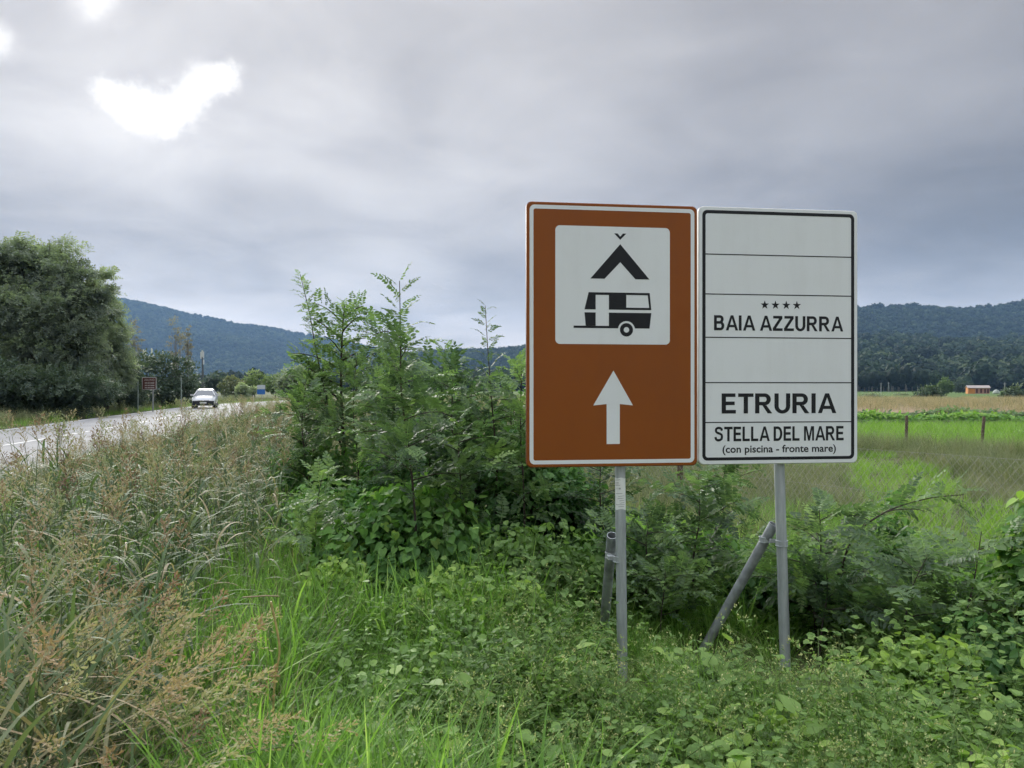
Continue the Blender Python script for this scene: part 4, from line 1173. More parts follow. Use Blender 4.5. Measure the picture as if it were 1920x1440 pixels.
# ================================================================== ground cover
# --- lush grass tufts
def tuft(seed, n, L, w, mat, tint, spread=.05, tilt=.35, curve=1.3, K=5):
    r = np.random.default_rng(seed); g = Geo()
    a = r.uniform(0, 6.28, n); q = spread * np.sqrt(r.random(n))
    base = np.stack([q * np.cos(a), q * np.sin(a), np.full(n, -.02)], 1)
    az = a + r.normal(size=n) * .9
    blades(g, base, az, L * r.uniform(.5, 1.15, n), np.abs(r.normal(size=n)) * tilt * .6, curve * r.uniform(.35, 1.35, n), w * r.uniform(.6, 1.25, n), K, 0, np.clip(tint + r.normal(size=n) * .17, 0, 1))
    return g.mesh('tuft', [mat])
P_LUSH = [tuft(300 + i, 26, .46, .0115, M_GRASS, .5, .06) for i in range(5)] + [tuft(310 + i, 16, .62, .016, M_GRASS, .58, .05, .3, 1.5, 6) for i in range(3)]
P_FINE = [tuft(320 + i, 40, .36, .0046, M_GRASS, .66, .06, .55, 1.3, 4) for i in range(4)]
P_DRYT = [tuft(330 + i, 46, .55, .0048, M_DRY, .5, .09, .45, .9, 4) for i in range(5)]
P_FIELD = [tuft(340 + i, 46, .28, .007, M_FIELDG, .5, .12, .5, .9, 3) for i in range(4)]
P_FIELDDRY = [tuft(350 + i, 60, .62, .007, M_FDRYG, .38, .16, .6, 1.0, 4) for i in range(4)]

# --- tall panicle grass
def panicle(g, p, d, L, r, mat, tint):
    d = np.array(d) / np.linalg.norm(d)
    n = 14
    for k in range(n):
        f = k / n
        q = p + d * L * f * .85
        az = k * 2.4 + r.normal() * .4
        a = np.cross(d, [.3, .7, .2]); a /= np.linalg.norm(a); b = np.cross(d, a)
        out = math.cos(az) * a + math.sin(az) * b
        bl = L * (.42 * (1 - f) + .12) * r.uniform(.7, 1.2)
        dd = d * .9 + out * .55 + np.array([0, 0, -.25]) * r.random()
        dd /= np.linalg.norm(dd)
        e = q + dd * bl + np.array([0, 0, -.18 * bl])
        m_ = q + dd * bl * .5
        # thin branch
        sw = np.cross(dd, [0.2, .1, 1.0]); sw /= np.linalg.norm(sw); sw *= .0009
        g.add([q - sw, q + sw, m_ + sw, m_ - sw, e], [(0, 1, 2, 3), (3, 2, 4)], mat, tint)
        # spikelets
        ns = 7
        t = np.linspace(.25, 1.0, ns)
        S = q[None] * (1 - t[:, None]) + e[None] * t[:, None] + r.normal(size=(ns, 3)) * .003
        dirs = dd[None] + r.normal(size=(ns, 3)) * .45
        M = frames(dirs, None, r.uniform(0, 3, ns)) * (.019 * r.uniform(.7, 1.3, ns))[:, None, None]
        M[:, :, 0] *= .75
        g.inst(T_OVAL4, M, S, mat, tint + (r.random(ns) - .5) * .3)
def sorghum(seed, H, dryness, lean=.1, head=True, nleaf=9, droop=1.7, seedmat=None):
    r = np.random.default_rng(seed); g = Geo()
    az = r.uniform(0, 6.28); L = H
    pts = [np.array([0, 0, -.03])]
    for k in range(8):
        th = lean * (.3 + k * .22)
        pts.append(pts[-1] + L / 8 * np.array([math.sin(th) * math.cos(az), math.sin(th) * math.sin(az), math.cos(th)]))
    pts = np.array(pts)
    tube(g, pts, np.linspace(.0042, .0018, 9), 4, 0, .30 + .35 * dryness, cap=False)
    for k in range(nleaf):
        f = .10 + .68 * k / nleaf + r.random() * .05
        p = np.array([np.interp(f * 8, np.arange(9), pts[:, j]) for j in range(3)])
        dry = np.clip(dryness + r.normal() * .30 + (.28 if f < .3 else 0), 0, 1)
        tint = .10 + .74 * dry
        blades(g, p[None], np.array([k * 2.6 + r.normal() * .5]), r.uniform(.30, .62), r.uniform(.25, .7), r.uniform(.6, 1.2) * droop, r.uniform(.015, .031) * (1 - .3 * dry), 7, 0, tint, 2.0)
    if head:
        panicle(g, pts[-1] - (pts[-1] - pts[-2]) * .2, pts[-1] - pts[-2] + np.array([0, 0, .02]), r.uniform(.20, .32), r, 1, r.choice([.2, .35, .55, .75, .95]))
    return g.mesh('tall_grass', [M_SORG, seedmat or M_SEED])
P_SORG = [sorghum(400 + i, h, dr, ln, hd) for i, (h, dr, ln, hd) in enumerate([(1.12, .12, .10, True), (1.0, .3, .16, False), (1.2, .25, .08, True), (.95, .5, .24, True), (1.0, .1, .12, False), (.8, .4, .2, False), (.7, .15, .2, False), (1.1, .5, .18, True), (.9, .05, .15, False), (1.2, .3, .06, True), (.95, .1, .2, False), (.85, .3, .25, False)])]
M_STRAW = leaf_mat('straw_head', [(0.0, (0.17, 0.105, 0.070)), (0.4, (0.29, 0.205, 0.135)), (0.75, (0.36, 0.285, 0.185)), (1.0, (0.30, 0.29, 0.17))], 0.25, 0.65, 0.2, rnd=0.6)
P_LODGED = [sorghum(430 + i, h, dr, ln, True, 7, 1.2, M_STRAW) for i, (h, dr, ln) in enumerate([(1.1, .6, .62), (1.0, .75, .7), (1.15, .5, .55), (.95, .85, .66)])]

NEAR_EDGE = lambda y: road_x(y, 3.75)
def gz(x, y):
    near = np.clip(1 - np.hypot(x, np.asarray(y) - 6) / 22, 0, 1)
    return -0.02 + near * (vnoise(x, y, 0.7, 3) - 0.5) * 0.06
def post_clear(x, y):
    # trampled, thinner growth right before the two posts
    a = np.clip(1 - np.hypot((x - 1.62) / .55, (y - 4.15) / .75), 0, 1); b = np.clip(1 - np.hypot((x - .62) / .45, (y - 4.2) / .65), 0, 1); c = np.clip(1 - np.hypot((x - 1.25) / .45, (y - 4.7) / .5), 0, 1)
    return 1 - .82 * np.clip(np.maximum(np.maximum(a, b * .6), c) * 2.0, 0, 1)
def lay(name, protos, x, y, scl, label, cat, seed, tiltmax=.15, idx=None, z=None, rotz=None):
    r = np.random.default_rng(seed); n = len(x)
    scl = np.asarray(scl) * np.where((y < 5.6) & (x > 0), post_clear(x, y), 1.0)
    rot = np.stack([r.normal(size=n) * tiltmax, r.normal(size=n) * tiltmax, r.uniform(0, 6.28, n) if rotz is None else rotz], 1)
    return scatter(name, protos, np.stack([x, y, gz(x, y) if z is None else z], 1), rot, scl, r.integers(0, len(protos), n) if idx is None else idx, label, cat)
def cand(n, x0, x1, y0, y1, seed, power=1.0):
    r = np.random.default_rng(seed)
    y = y0 + (y1 - y0) * r.random(n) ** power
    return r.uniform(x0, x1, n), y, r
def in_view(x, y, m=160):
    px = 960 + x / np.maximum(y, .1) * F
    return (px > -m) & (px < 1920 + m)
XB = lambda y: -0.75 - .20 * y         # right limit of the tall grass
# tall grass along the road
x, y, r_ = cand(16000, -16, 0, 1.7, 34, 500, 1.25)
e = NEAR_EDGE(y)
keep = in_view(x, y) & (x > e + .35) & (x < XB(y) + .5 * (vnoise(x, y, .8, 8) - .5))
dens_ = np.clip(.25 + 1.1 * vnoise(x, y, .55, 21), 0, 1) * np.clip((x - e) / 2.5, .10, 1) * np.where(y > 14, .75, 1)
keep &= r_.random(len(x)) < dens_
x, y = x[keep], y[keep]
h_ = (.70 + .42 * vnoise(x, y, .5, 31)) * np.clip((x - NEAR_EDGE(y) + .5) / 3.4, .60, 1.05)
r2_ = np.random.default_rng(3)
lay('tall_roadside_grass', P_SORG, x, y, h_, 'tall seeding grass with reddish heads along the road verge', 'grass', 501, .12)
print('sorghum', len(x))
x, y, r_ = cand(2400, -6.5, -.9, 1.9, 9, 531, 1.2)
keep = in_view(x, y) & (x > NEAR_EDGE(y) + .4) & (x < XB(y) + .6)
x, y = x[keep], y[keep]
lay('verge_under_grass', P_LUSH, x, y, .75 + .55 * r_.random(len(x)), 'green grass growing between the tall seeding stems', 'grass', 532, .2)
# bent-over dry heads in the lower left corner
x, y, r_ = cand(420, -2.2, -.9, 1.8, 3.0, 502)
keep = (x < -.30 - .42 * y) & in_view(x, y, 300)
x, y = x[keep], y[keep]
lay('bent_dry_grass', P_LODGED, x, y, .66 + .32 * r_.random(len(x)), 'bent over dry tan grass in the lower left corner', 'grass', 503, .12, rotz=None)
# fine dry tangle under and behind the tall grass
x, y, r_ = cand(16000, -18, 1.0, 2.2, 42, 504, 1.2)
keep = in_view(x, y) & (x > NEAR_EDGE(y) + .15) & ((x < XB(y) + .5) | (y > 10.5)) & (x < -.3)
keep &= r_.random(len(x)) < np.clip(.25 + .9 * vnoise(x, y, .7, 12), 0, 1) * np.where(y < 7, .35, 1.0)
x, y = x[keep], y[keep]
lay('dry_verge_grass', P_DRYT, x, y, (.75 + .65 * vnoise(x, y, .6, 5)) * np.clip(.5 + (x - NEAR_EDGE(y)) / 1.5, .4, 1), 'fine olive and straw coloured grass tangled along the verge', 'grass', 505, .25)
print('dry', len(x))
# lush green grass in the foreground
x, y, r_ = cand(7500, -3.6, 3.6, 1.9, 8.5, 506, 1.35)
lush = np.clip(1.25 - np.abs(x - (-.50 - .12 * y)) / (.60 + .26 * y) * .75, 0.12, 1)
keep = in_view(x, y) & (r_.random(len(x)) < lush * np.where(x > -.1, .45, 1.0))
x, y = x[keep], y[keep]
lay('lush_grass', P_LUSH, x, y, (.55 + .80 * vnoise(x, y, 1.3, 9)) * np.where(x > .3, .78, 1.0), 'fresh green blades of grass across the near ground', 'grass', 507, .18)
print('lush', len(x))
x, y, r_ = cand(7000, -3.4, 4.2, 1.9, 9.5, 508, 1.2)
keep = in_view(x, y) & (x > -.9 - .15 * y) & (r_.random(len(x)) < np.clip(vnoise(x, y, 1.5, 66) * 1.7 - .35, .05, 1))
x, y = x[keep], y[keep]
lay('fine_grass', P_FINE, x, y, .75 + .6 * vnoise(x, y, 1.4, 6), 'fine short green grass between the weeds', 'grass', 509, .25)

# --- bramble and herb ground cover
def herb(seed, n_st, H, tmpl, ls, mat_i, tint, leaves_per=9, spread=.10, tri=True):
    r = np.random.default_rng(seed); g = Geo()
    for s_ in range(n_st):
        az = r.uniform(0, 6.28); lean = r.uniform(.15, .9)
        L = H * r.uniform(.6, 1.15)
        p = np.array([r.normal() * spread, r.normal() * spread, -.02]); pts = [p]
        for k in range(6):
            th = lean * (.5 + k * .22)
            pts.append(pts[-1] + L / 6 * np.array([math.sin(th) * math.cos(az), math.sin(th) * math.sin(az), math.cos(th)]))
        pts = np.array(pts)
        tube(g, pts, np.linspace(.0028, .0012, 7), 3, 1, .35, cap=False)
        n = leaves_per; f = np.linspace(.2, 1, n)
        P = np.stack([np.interp(f * 6, np.arange(7), pts[:, j]) for j in range(3)], 1)
        a = np.arange(n) * 2.5 + r.uniform(0, 6)
        out = np.stack([np.cos(a), np.sin(a), r.uniform(-.1, .5, n)], 1)
        P2 = P + out * ls * .55
        if tri:
            for k in range(n):
                for dz in (-.95, 0, .95):
                    c, s2 = math.cos(dz), math.sin(dz)
                    o = np.array([[out[k, 0] * c - out[k, 1] * s2, out[k, 0] * s2 + out[k, 1] * c, out[k, 2] - .15]])
                    sc = ls * (1.0 if dz == 0 else .82) * r.uniform(.75, 1.15)
                    g.inst(tmpl, frames(o, np.array([[0, 0, 1.0]]) + r.normal(size=(1, 3)) * .25) * sc, P2[k:k + 1], 0, np.array([tint + (r.random() - .5) * .45]))
        else:
            M = frames(out, np.tile([[0, 0, 1.0]], (n, 1)) + r.normal(size=(n, 3)) * .3) * (ls * r.uniform(.6, 1.2, n))[:, None, None]
            g.inst(tmpl, M, P, 0, tint + (r.random(n) - .5) * .4)
    return g.mesh('herb', [mat_i, M_WEED])
P_BRAM = [herb(600 + i, 4, .42, T_BROAD, .045, M_BRAMBLE, .50, 9) for i in range(4)] + [herb(610 + i, 3, .38, T_BROAD, .064, M_BRAMBLE, .60, 7) for i in range(3)]
P_HERB = [herb(620 + i, 6, .34, T_OVAL, .055, M_BRAMBLE, .5, 12, .08, False) for i in range(4)]
P_ROUND = [herb(630 + i, 3, .44, T_BROAD if i % 2 else T_HEART, .078, M_BRAMBLE, .66 + .06 * i, 6, .10, False) for i in range(4)]
# thin branching stems with small yellow-tan buds
def budweed(seed, H):
    r = np.random.default_rng(seed); g = Geo(); tips = []
    def grow(p, d, L, rad, depth):
        pts = [p]; dd = d.copy()
        for k in range(4):
            dd = dd + r.normal(size=3) * .10 + np.array([0, 0, .03]); dd /= np.linalg.norm(dd); pts.append(pts[-1] + dd * L / 4)
        tube(g, pts, np.linspace(rad, rad * .6, 5), 3, 0, .45 + r.random() * .4, cap=False)
        if depth == 0 or L < .06:
            tips.append((pts[-1], dd)); return
        n = r.integers(2, 4)
        for k in range(n + 1):
            q = pts[r.integers(2, 5)] if k else pts[-1]
            a = r.uniform(0, 6.28); nd = dd * .75 + np.array([math.cos(a), math.sin(a), r.uniform(-.1, .5)]) * r.uniform(.45, .9); nd /= np.linalg.norm(nd)
            grow(q, nd, L * r.uniform(.42, .68), rad * .62, depth - 1)
    a = r.uniform(0, 6.28)
    grow(np.array([0, 0, -.02]), np.array([math.cos(a) * .45, math.sin(a) * .45, 1.0]), H * .55, .0026, 3)
    for (p, d) in tips:
        k = r.integers(2, 6)
        M = frames(d[None] + r.normal(size=(k, 3)) * .7, None, r.uniform(0, 3, k)) * (.012 * r.uniform(.6, 1.2, k))[:, None, None]
        g.inst(T_OVAL4, M, p[None] + r.normal(size=(k, 3)) * .006, 1, r.random(k))
        if r.random() < .5:
            k = 2; M = frames(d[None] * .3 + r.normal(size=(k, 3)), None) * (.028 * r.uniform(.6, 1.2, k))[:, None, None]
            g.inst(T_OVAL4, M, np.repeat(p[None], k, 0) - d[None] * .02, 2, .4 + .4 * r.random(k))
    return g.mesh('bud_weed', [M_WEED, M_BUD, M_BRAMBLE])
P_BUD = [budweed(640 + i, h) for i, h in enumerate((.62, .72, .5, .8, .58, .66))]

x, y, r_ = cand(2600, -1.2, 4.0, 1.85, 7.2, 510, 1.25)
keep = in_view(x, y) & (x > -.10 - .09 * y + .3 * vnoise(x, y, 1.0, 4)) & (r_.random(len(x)) < np.clip(.05 + 1.0 * vnoise(x, y, .9, 14), 0, 1)) & ~((x > .40) & (x < 1.95) & (y > 4.0) & (y < 5.35))
x, y = x[keep], y[keep]
lay('bramble_cover', P_BRAM, x, y, .40 + .72 * vnoise(x, y, 1.3, 3), 'bramble leaves spreading over the ground below the signs', 'brambles', 511, .25)
print('bramble', len(x))
x, y, r_ = cand(2100, -2.2, 3.6, 1.9, 7.0, 512, 1.2)
keep = in_view(x, y) & ~((x > .40) & (x < 1.95) & (y > 4.0) & (y < 5.35) & (r_.random(len(x)) < .8)) & (x > XB(y) + .2) & (r_.random(len(x)) < np.clip(.1 + vnoise(x, y, .8, 40), 0, 1))
x, y = x[keep], y[keep]
lay('leafy_herbs', P_HERB, x, y, .55 + .6 * r_.random(len(x)), 'small leafy green herbs mixed into the grass', 'herbs', 513, .25)
x, y, r_ = cand(330, -1.4, 3.4, 1.95, 4.6, 514, 1.1)
keep = in_view(x, y) & (x > -.25 * y) & ((x > .5) | (r_.random(len(x)) < .35))
x, y = x[keep], y[keep]
lay('round_leaf_weeds', P_ROUND, x, y, .6 + .5 * r_.random(len(x)), 'pale round-leaved weeds near the camera', 'weeds', 515, .2)
x, y, r_ = cand(430, -1.2, 2.8, 1.9, 4.6, 516, 1.1)
keep = in_view(x, y) & (np.abs(x - .6) < .55 + .40 * y * vnoise(x, y, .8, 70))
x, y = x[keep], y[keep]
lay('yellow_bud_weeds', P_BUD, x, y, .55 + .45 * r_.random(len(x)), 'wiry weeds with tiny yellow buds in front of the posts', 'weeds', 517, .2)
print('bud', len(x))

P_TALLH = [herb(650 + i, 5, .62, T_BROAD, .040, M_BRAMBLE, .52 + .08 * (i % 3), 12, .10, i % 2 == 0) for i in range(5)] + [herb(660 + i, 7, .56, T_OVAL, .050, M_BRAMBLE, .6, 16, .09, False) for i in range(3)]
x, y, r_ = cand(900, -1.5, 3.2, 2.1, 5.6, 518, .95)
keep = in_view(x, y) & (x > -.55 - .14 * y) & ~((x > .30) & (x < 1.95) & (y > 3.75) & (y < 5.4)) & (r_.random(len(x)) < np.clip(vnoise(x, y, 1.1, 77) * 1.5 - .25, .05, 1) * np.where(x < -.6, .45, 1))
x, y = x[keep], y[keep]
lay('tall_leafy_weeds', P_TALLH, x, y, (.50 + .45 * r_.random(len(x))) * np.where(y > 3.6, 1.25, 1.0), 'taller leafy weeds rising in tangles before the shrubs', 'weeds', 519, .22)
print('tallh', len(x))
# --- right-hand field
def green_strip(x, y):
    # the bright strip running towards the wood behind the name board, and the band before the crop rows
    w = (vnoise(x, y, .45, 88) - .5)
    a = np.abs(x - (1.9 + .36 * y) + 1.2 * w) < 1.05
    return (a & (y > 7) & (y < 19)) | ((y + 3.5 * w > 22.8) & (y < 33)) | (vnoise(x, y, .3, 89) > .64)
x, y, r_ = cand(13000, 1.0, 40, 6.2, 33, 520, 1.1)
keep = in_view(x, y) & (x > 5.6 - .42 * y)
x, y = x[keep], y[keep]
gs = green_strip(x, y)
q = gs & (r_.random(len(x)) < .9)
lay('bright_field_grass', P_FIELD, x[q], y[q], (.7 + .5 * r_.random(q.sum())) * np.where(y[q] > 20, 1.5, 1.0), 'bright green grass growing in strips in the field', 'grass', 521, .2)
q = ~gs
lay('dry_field_grass', P_FIELDDRY, x[q], y[q], (.55 + .55 * vnoise(x[q], y[q], .35, 50)) * np.where(y[q] > 12, 1.1, 1.0), 'brownish seeding grass in the field beyond the fence', 'grass', 523, .2)
print('field', len(x))
# grass on the far side of the road
x, y, r_ = cand(9000, -70, -14, 16, 110, 524, 1.5)
FE = road_x(y, -4.0)
keep = in_view(x, y, 80) & (x < FE) & (x > FE - 9)
x, y = x[keep], y[keep]
dd_ = road_x(y, -4.0) - x
q = dd_ < .9
lay('far_verge_green_grass', P_FIELD, x[q], y[q], 1.1 + .8 * r_.random(q.sum()), 'short green grass on the far edge of the road', 'grass', 525, .2)
q = ~q
lay('far_verge_tall_grass', P_FIELDDRY + P_DRYT[:2], x[q], y[q], .9 + 1.0 * vnoise(x[q], y[q], .3, 55), 'tall olive grass under the trees across the road', 'grass', 526, .2)
# grass beyond the bend and around the distant shrubs
x, y, r_ = cand(5000, -60, 4, 36, 150, 527, 1.1)
keep = in_view(x, y, 30) & (x > road_x(y, 4.2)) & (x < gx(1050, y))
x, y = x[keep], y[keep]
lay('far_dry_grass', P_FIELDDRY, x, y, 1.0 + .9 * r_.random(len(x)), 'straw coloured grass along the distant bend of the road', 'grass', 528, .2)
x, y, r_ = cand(5200, -6, 130, 52, 112, 529, .9)
keep = in_view(x, y, 30) & (x > gx(900, y))
x, y = x[keep], y[keep]
lay('far_brown_grass', [tuft(360 + i, 40, .7, .018, M_DRY, .78, .5, .4, .5, 2) for i in range(3)], x, y, .8 + .5 * r_.random(len(x)), 'brown dry grass field beyond the crop row', 'grass', 530, .1)

g = Geo(); tube(g, smooth_curve(np.array([at(508, 1128, 3.0), at(520, 1185, 3.02), at(524, 1225, 3.03), at(514, 1290, 3.05), at(512, 1400, 3.1)], float) - np.array(at(512, 1400, 3.1)), 5), .0042, 6)
sk = empty('dry_stalk', at(512, 1400, 3.1)); tag(sk, 'single bent straw-yellow stalk standing in the green grass', 'stalk'); g.build('stem', plain('straw', (.58, .45, .18), .6, var=.3, scale=30), sk)
g = Geo(); tube(g, np.array([at(455, 1120, 2.98), at(500, 1117, 2.99), at(524, 1118, 3.0)], float) - np.array(at(512, 1400, 3.1)), .0028, 5); g.build('twig', plain('dry_twig', (.28, .22, .12), .7), sk)

# ================================================================== trees
def lobed_crown(seed, lobes, n, ls, tint0=.45, tmpl=None, flat=.5, inner=.25, tips=0.0):
    """leaf sprays gathered in clumps through a crown made of ellipsoid lobes (cx, cy, cz, rx, ry, rz)"""
    r = np.random.default_rng(seed); g = Geo(); tmpl = tmpl or T_OVAL4
    vol = np.array([l[3] * l[4] * l[5] for l in lobes]) ** .67; vol = vol / vol.sum()
    for l, v in zip(lobes, vol):
        m = int(n * v); c = np.array(l[:3]); rad = np.array(l[3:6])
        per = 34; nc = max(3, m // per)
        d = r.normal(size=(nc, 3)); d /= np.linalg.norm(d, axis=1, keepdims=True)
        q = np.where(r.random(nc) < inner, r.uniform(.35, .8, nc), r.uniform(.78, 1.04, nc))
        cc = c + d * rad * q[:, None]
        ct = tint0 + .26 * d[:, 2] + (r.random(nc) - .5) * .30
        cs_ = rad.mean() * r.uniform(.16, .32, nc)
        P = np.repeat(cc, per, 0) + r.normal(size=(nc * per, 3)) * np.repeat(cs_, per)[:, None] * np.array([1, 1, .55])
        out = np.repeat(d, per, 0)
        dirs = out + r.normal(size=P.shape) * .8; dirs[:, 2] -= .25
        up = out * (1 - flat) + np.array([0, 0, flat * 1.4]) + r.normal(size=P.shape) * .45
        S = ls * r.uniform(.6, 1.35, len(P))
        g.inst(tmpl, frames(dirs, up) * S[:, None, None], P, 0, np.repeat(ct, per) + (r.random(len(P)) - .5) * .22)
    return g
def spray(seed, n=9):
    """cheap pinnate spray for trees seen from afar: a few pairs of long leaflets"""
    r = np.random.default_rng(seed); g = Geo(); pos = []; dr = []
    for i in range(n // 2):
        f = .12 + .8 * i / (n // 2 - 1)
        for sg in (-1, 1):
            pos.append((0, f, -.12 * f * f)); dr.append((sg, .5, -.1 + r.normal() * .2))
    M = frames(np.array(dr)) * (.34 * r.uniform(.8, 1.2, len(pos)))[:, None, None]
    g.inst(T_OVAL4, M, np.array(pos, float), 0, .5 + .2 * (r.random(len(pos)) - .5))
    return Tm(g)
SPRAY = spray(5, 8)
def trunk_limbs(seed, H, r0, lobes, mat_unused=None):
    r = np.random.default_rng(seed); g = Geo()
    P = smooth_curve(np.array([(0, 0, -.3), (r.normal() * .1, r.normal() * .1, H * .22), (r.normal() * .25, r.normal() * .2, H * .45), (r.normal() * .4, r.normal() * .3, H * .8)]), 4)
    tube(g, P, np.linspace(r0, r0 * .25, len(P)), 8)
    for l in lobes:
        t = r.uniform(.25, .7); p = P[int(t * (len(P) - 1))]
        e = np.array(l[:3]); m_ = (p + e) / 2 + r.normal(size=3) * .3 + np.array([0, 0, -.2])
        Q = smooth_curve(np.array([p, m_, e]), 4); tube(g, Q, np.linspace(r0 * .4, r0 * .08, len(Q)), 5)
        for k in range(3):
            e2 = e + r.normal(size=3) * np.array(l[3:6]) * .6; tube(g, smooth_curve(np.array([m_, (m_ + e2) / 2 + r.normal(size=3) * .2, e2]), 3), np.linspace(r0 * .16, r0 * .04, 7), 4)
    return g
def tree(name, label, X, Y, H, r0, lobes, n, ls, mat, seed, tint=.45, tmpl=None, group=None, bark=M_BARK, cat='tree', inner=.25, flat=.5):
    return plant(name, label, cat, (X, Y, 0), trunk_limbs(seed, H, r0, lobes), lobed_crown(seed + 1, lobes, n, ls, tint, tmpl, flat, inner), (bark, mat), group, 'trunk', 'crown')
GT = 'big trees across the road'
def lobes_px(X, Y, rows):
    """rows of (px, py, radius px across, radius px up, depth offset) -> lobes about the trunk foot"""
    out = []
    for px, py, ra, ru, dy in rows:
        p = at(px, py, Y + dy); out.append((p.x - X, dy, p.z, ra / F * Y, ra / F * Y, ru / F * Y))
    return out
Y0 = 47.0; X0 = gx(70, Y0)
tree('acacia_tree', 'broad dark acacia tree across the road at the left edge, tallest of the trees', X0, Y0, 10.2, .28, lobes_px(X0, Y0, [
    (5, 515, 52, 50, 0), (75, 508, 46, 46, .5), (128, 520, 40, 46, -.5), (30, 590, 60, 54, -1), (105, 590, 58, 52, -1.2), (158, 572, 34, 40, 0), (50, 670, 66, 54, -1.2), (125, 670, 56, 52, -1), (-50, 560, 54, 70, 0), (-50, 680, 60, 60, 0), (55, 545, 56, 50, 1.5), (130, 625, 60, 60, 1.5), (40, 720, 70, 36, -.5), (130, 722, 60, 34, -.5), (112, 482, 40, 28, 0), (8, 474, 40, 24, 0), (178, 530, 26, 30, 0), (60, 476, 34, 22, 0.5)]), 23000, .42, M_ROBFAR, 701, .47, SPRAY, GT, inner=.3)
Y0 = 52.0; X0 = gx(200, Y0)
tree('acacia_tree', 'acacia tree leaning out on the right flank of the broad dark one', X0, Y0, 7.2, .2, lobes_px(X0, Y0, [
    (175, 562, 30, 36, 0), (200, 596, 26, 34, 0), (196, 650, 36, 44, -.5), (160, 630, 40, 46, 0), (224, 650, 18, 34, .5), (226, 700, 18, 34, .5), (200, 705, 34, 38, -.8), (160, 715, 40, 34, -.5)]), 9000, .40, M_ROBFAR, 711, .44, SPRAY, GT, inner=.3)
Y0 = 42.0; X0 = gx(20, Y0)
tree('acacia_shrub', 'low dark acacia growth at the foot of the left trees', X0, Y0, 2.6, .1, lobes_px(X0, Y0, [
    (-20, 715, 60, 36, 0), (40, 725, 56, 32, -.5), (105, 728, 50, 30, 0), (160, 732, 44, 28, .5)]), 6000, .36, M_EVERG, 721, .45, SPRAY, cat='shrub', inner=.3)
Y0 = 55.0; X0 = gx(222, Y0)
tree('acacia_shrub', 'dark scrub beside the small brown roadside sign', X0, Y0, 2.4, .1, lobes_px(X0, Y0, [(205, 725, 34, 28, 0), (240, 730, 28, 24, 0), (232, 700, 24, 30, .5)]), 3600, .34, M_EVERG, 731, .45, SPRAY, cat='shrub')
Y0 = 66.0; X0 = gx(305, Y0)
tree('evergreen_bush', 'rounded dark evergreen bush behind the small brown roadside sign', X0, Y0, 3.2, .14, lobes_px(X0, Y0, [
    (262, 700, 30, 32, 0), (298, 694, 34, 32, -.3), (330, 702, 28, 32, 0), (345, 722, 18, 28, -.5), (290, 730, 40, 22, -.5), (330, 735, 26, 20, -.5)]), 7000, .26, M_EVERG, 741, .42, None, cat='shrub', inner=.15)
# tall pale poplars beyond
for k, (px, py0, py1, w, Yp, lab) in enumerate(((330, 600, 700, 24, 190, 'tall pale thin-leaved poplar rising behind the evergreen bush'), (352, 612, 700, 12, 200, 'slim pale poplar just right of the tallest pale poplar'), (254, 606, 690, 18, 170, 'pale poplar half hidden by the right flank of the acacia trees'))):
    X0 = gx(px, Yp); H = CAMZ + (HOR - py0) / F * Yp
    rows = [(px + random.uniform(-.5, .5) * w, py0 + (py1 - py0) * t, w * .42, 13, 0) for t in (.08, .25, .42, .6, .8)] + [(px + w * .4, py0 + 30, w * .3, 14, 0), (px - w * .4, py0 + 40, w * .3, 14, 0)]
    tree('poplar_tree', lab, X0, Yp, H * .92, .22, lobes_px(X0, Yp, rows), 1500, .34, M_POPLAR, 750 + 3 * k, .5, None, 'pale poplars far down the road', M_BARKP, inner=.4)
# shrubs along the bend of the road
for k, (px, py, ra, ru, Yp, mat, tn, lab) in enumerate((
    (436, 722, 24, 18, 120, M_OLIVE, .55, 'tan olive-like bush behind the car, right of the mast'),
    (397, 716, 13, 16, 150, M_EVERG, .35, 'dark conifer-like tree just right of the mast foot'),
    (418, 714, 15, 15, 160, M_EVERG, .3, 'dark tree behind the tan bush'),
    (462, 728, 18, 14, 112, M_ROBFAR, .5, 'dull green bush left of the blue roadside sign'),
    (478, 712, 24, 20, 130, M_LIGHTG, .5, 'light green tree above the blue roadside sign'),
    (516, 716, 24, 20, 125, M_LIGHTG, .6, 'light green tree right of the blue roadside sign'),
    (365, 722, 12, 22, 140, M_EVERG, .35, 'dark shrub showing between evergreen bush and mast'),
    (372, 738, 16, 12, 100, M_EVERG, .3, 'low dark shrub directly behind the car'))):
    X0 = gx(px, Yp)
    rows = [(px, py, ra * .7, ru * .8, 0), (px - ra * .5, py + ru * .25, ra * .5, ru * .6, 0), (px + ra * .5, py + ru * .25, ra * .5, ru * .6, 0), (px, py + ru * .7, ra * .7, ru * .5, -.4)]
    tree('roadside_bush', lab, X0, Yp, (CAMZ + (HOR - py) / F * Yp), .1, lobes_px(X0, Yp, rows), 1800, .38, mat, 780 + 3 * k, tn, None, 'bushes along the distant bend', cat='shrub')
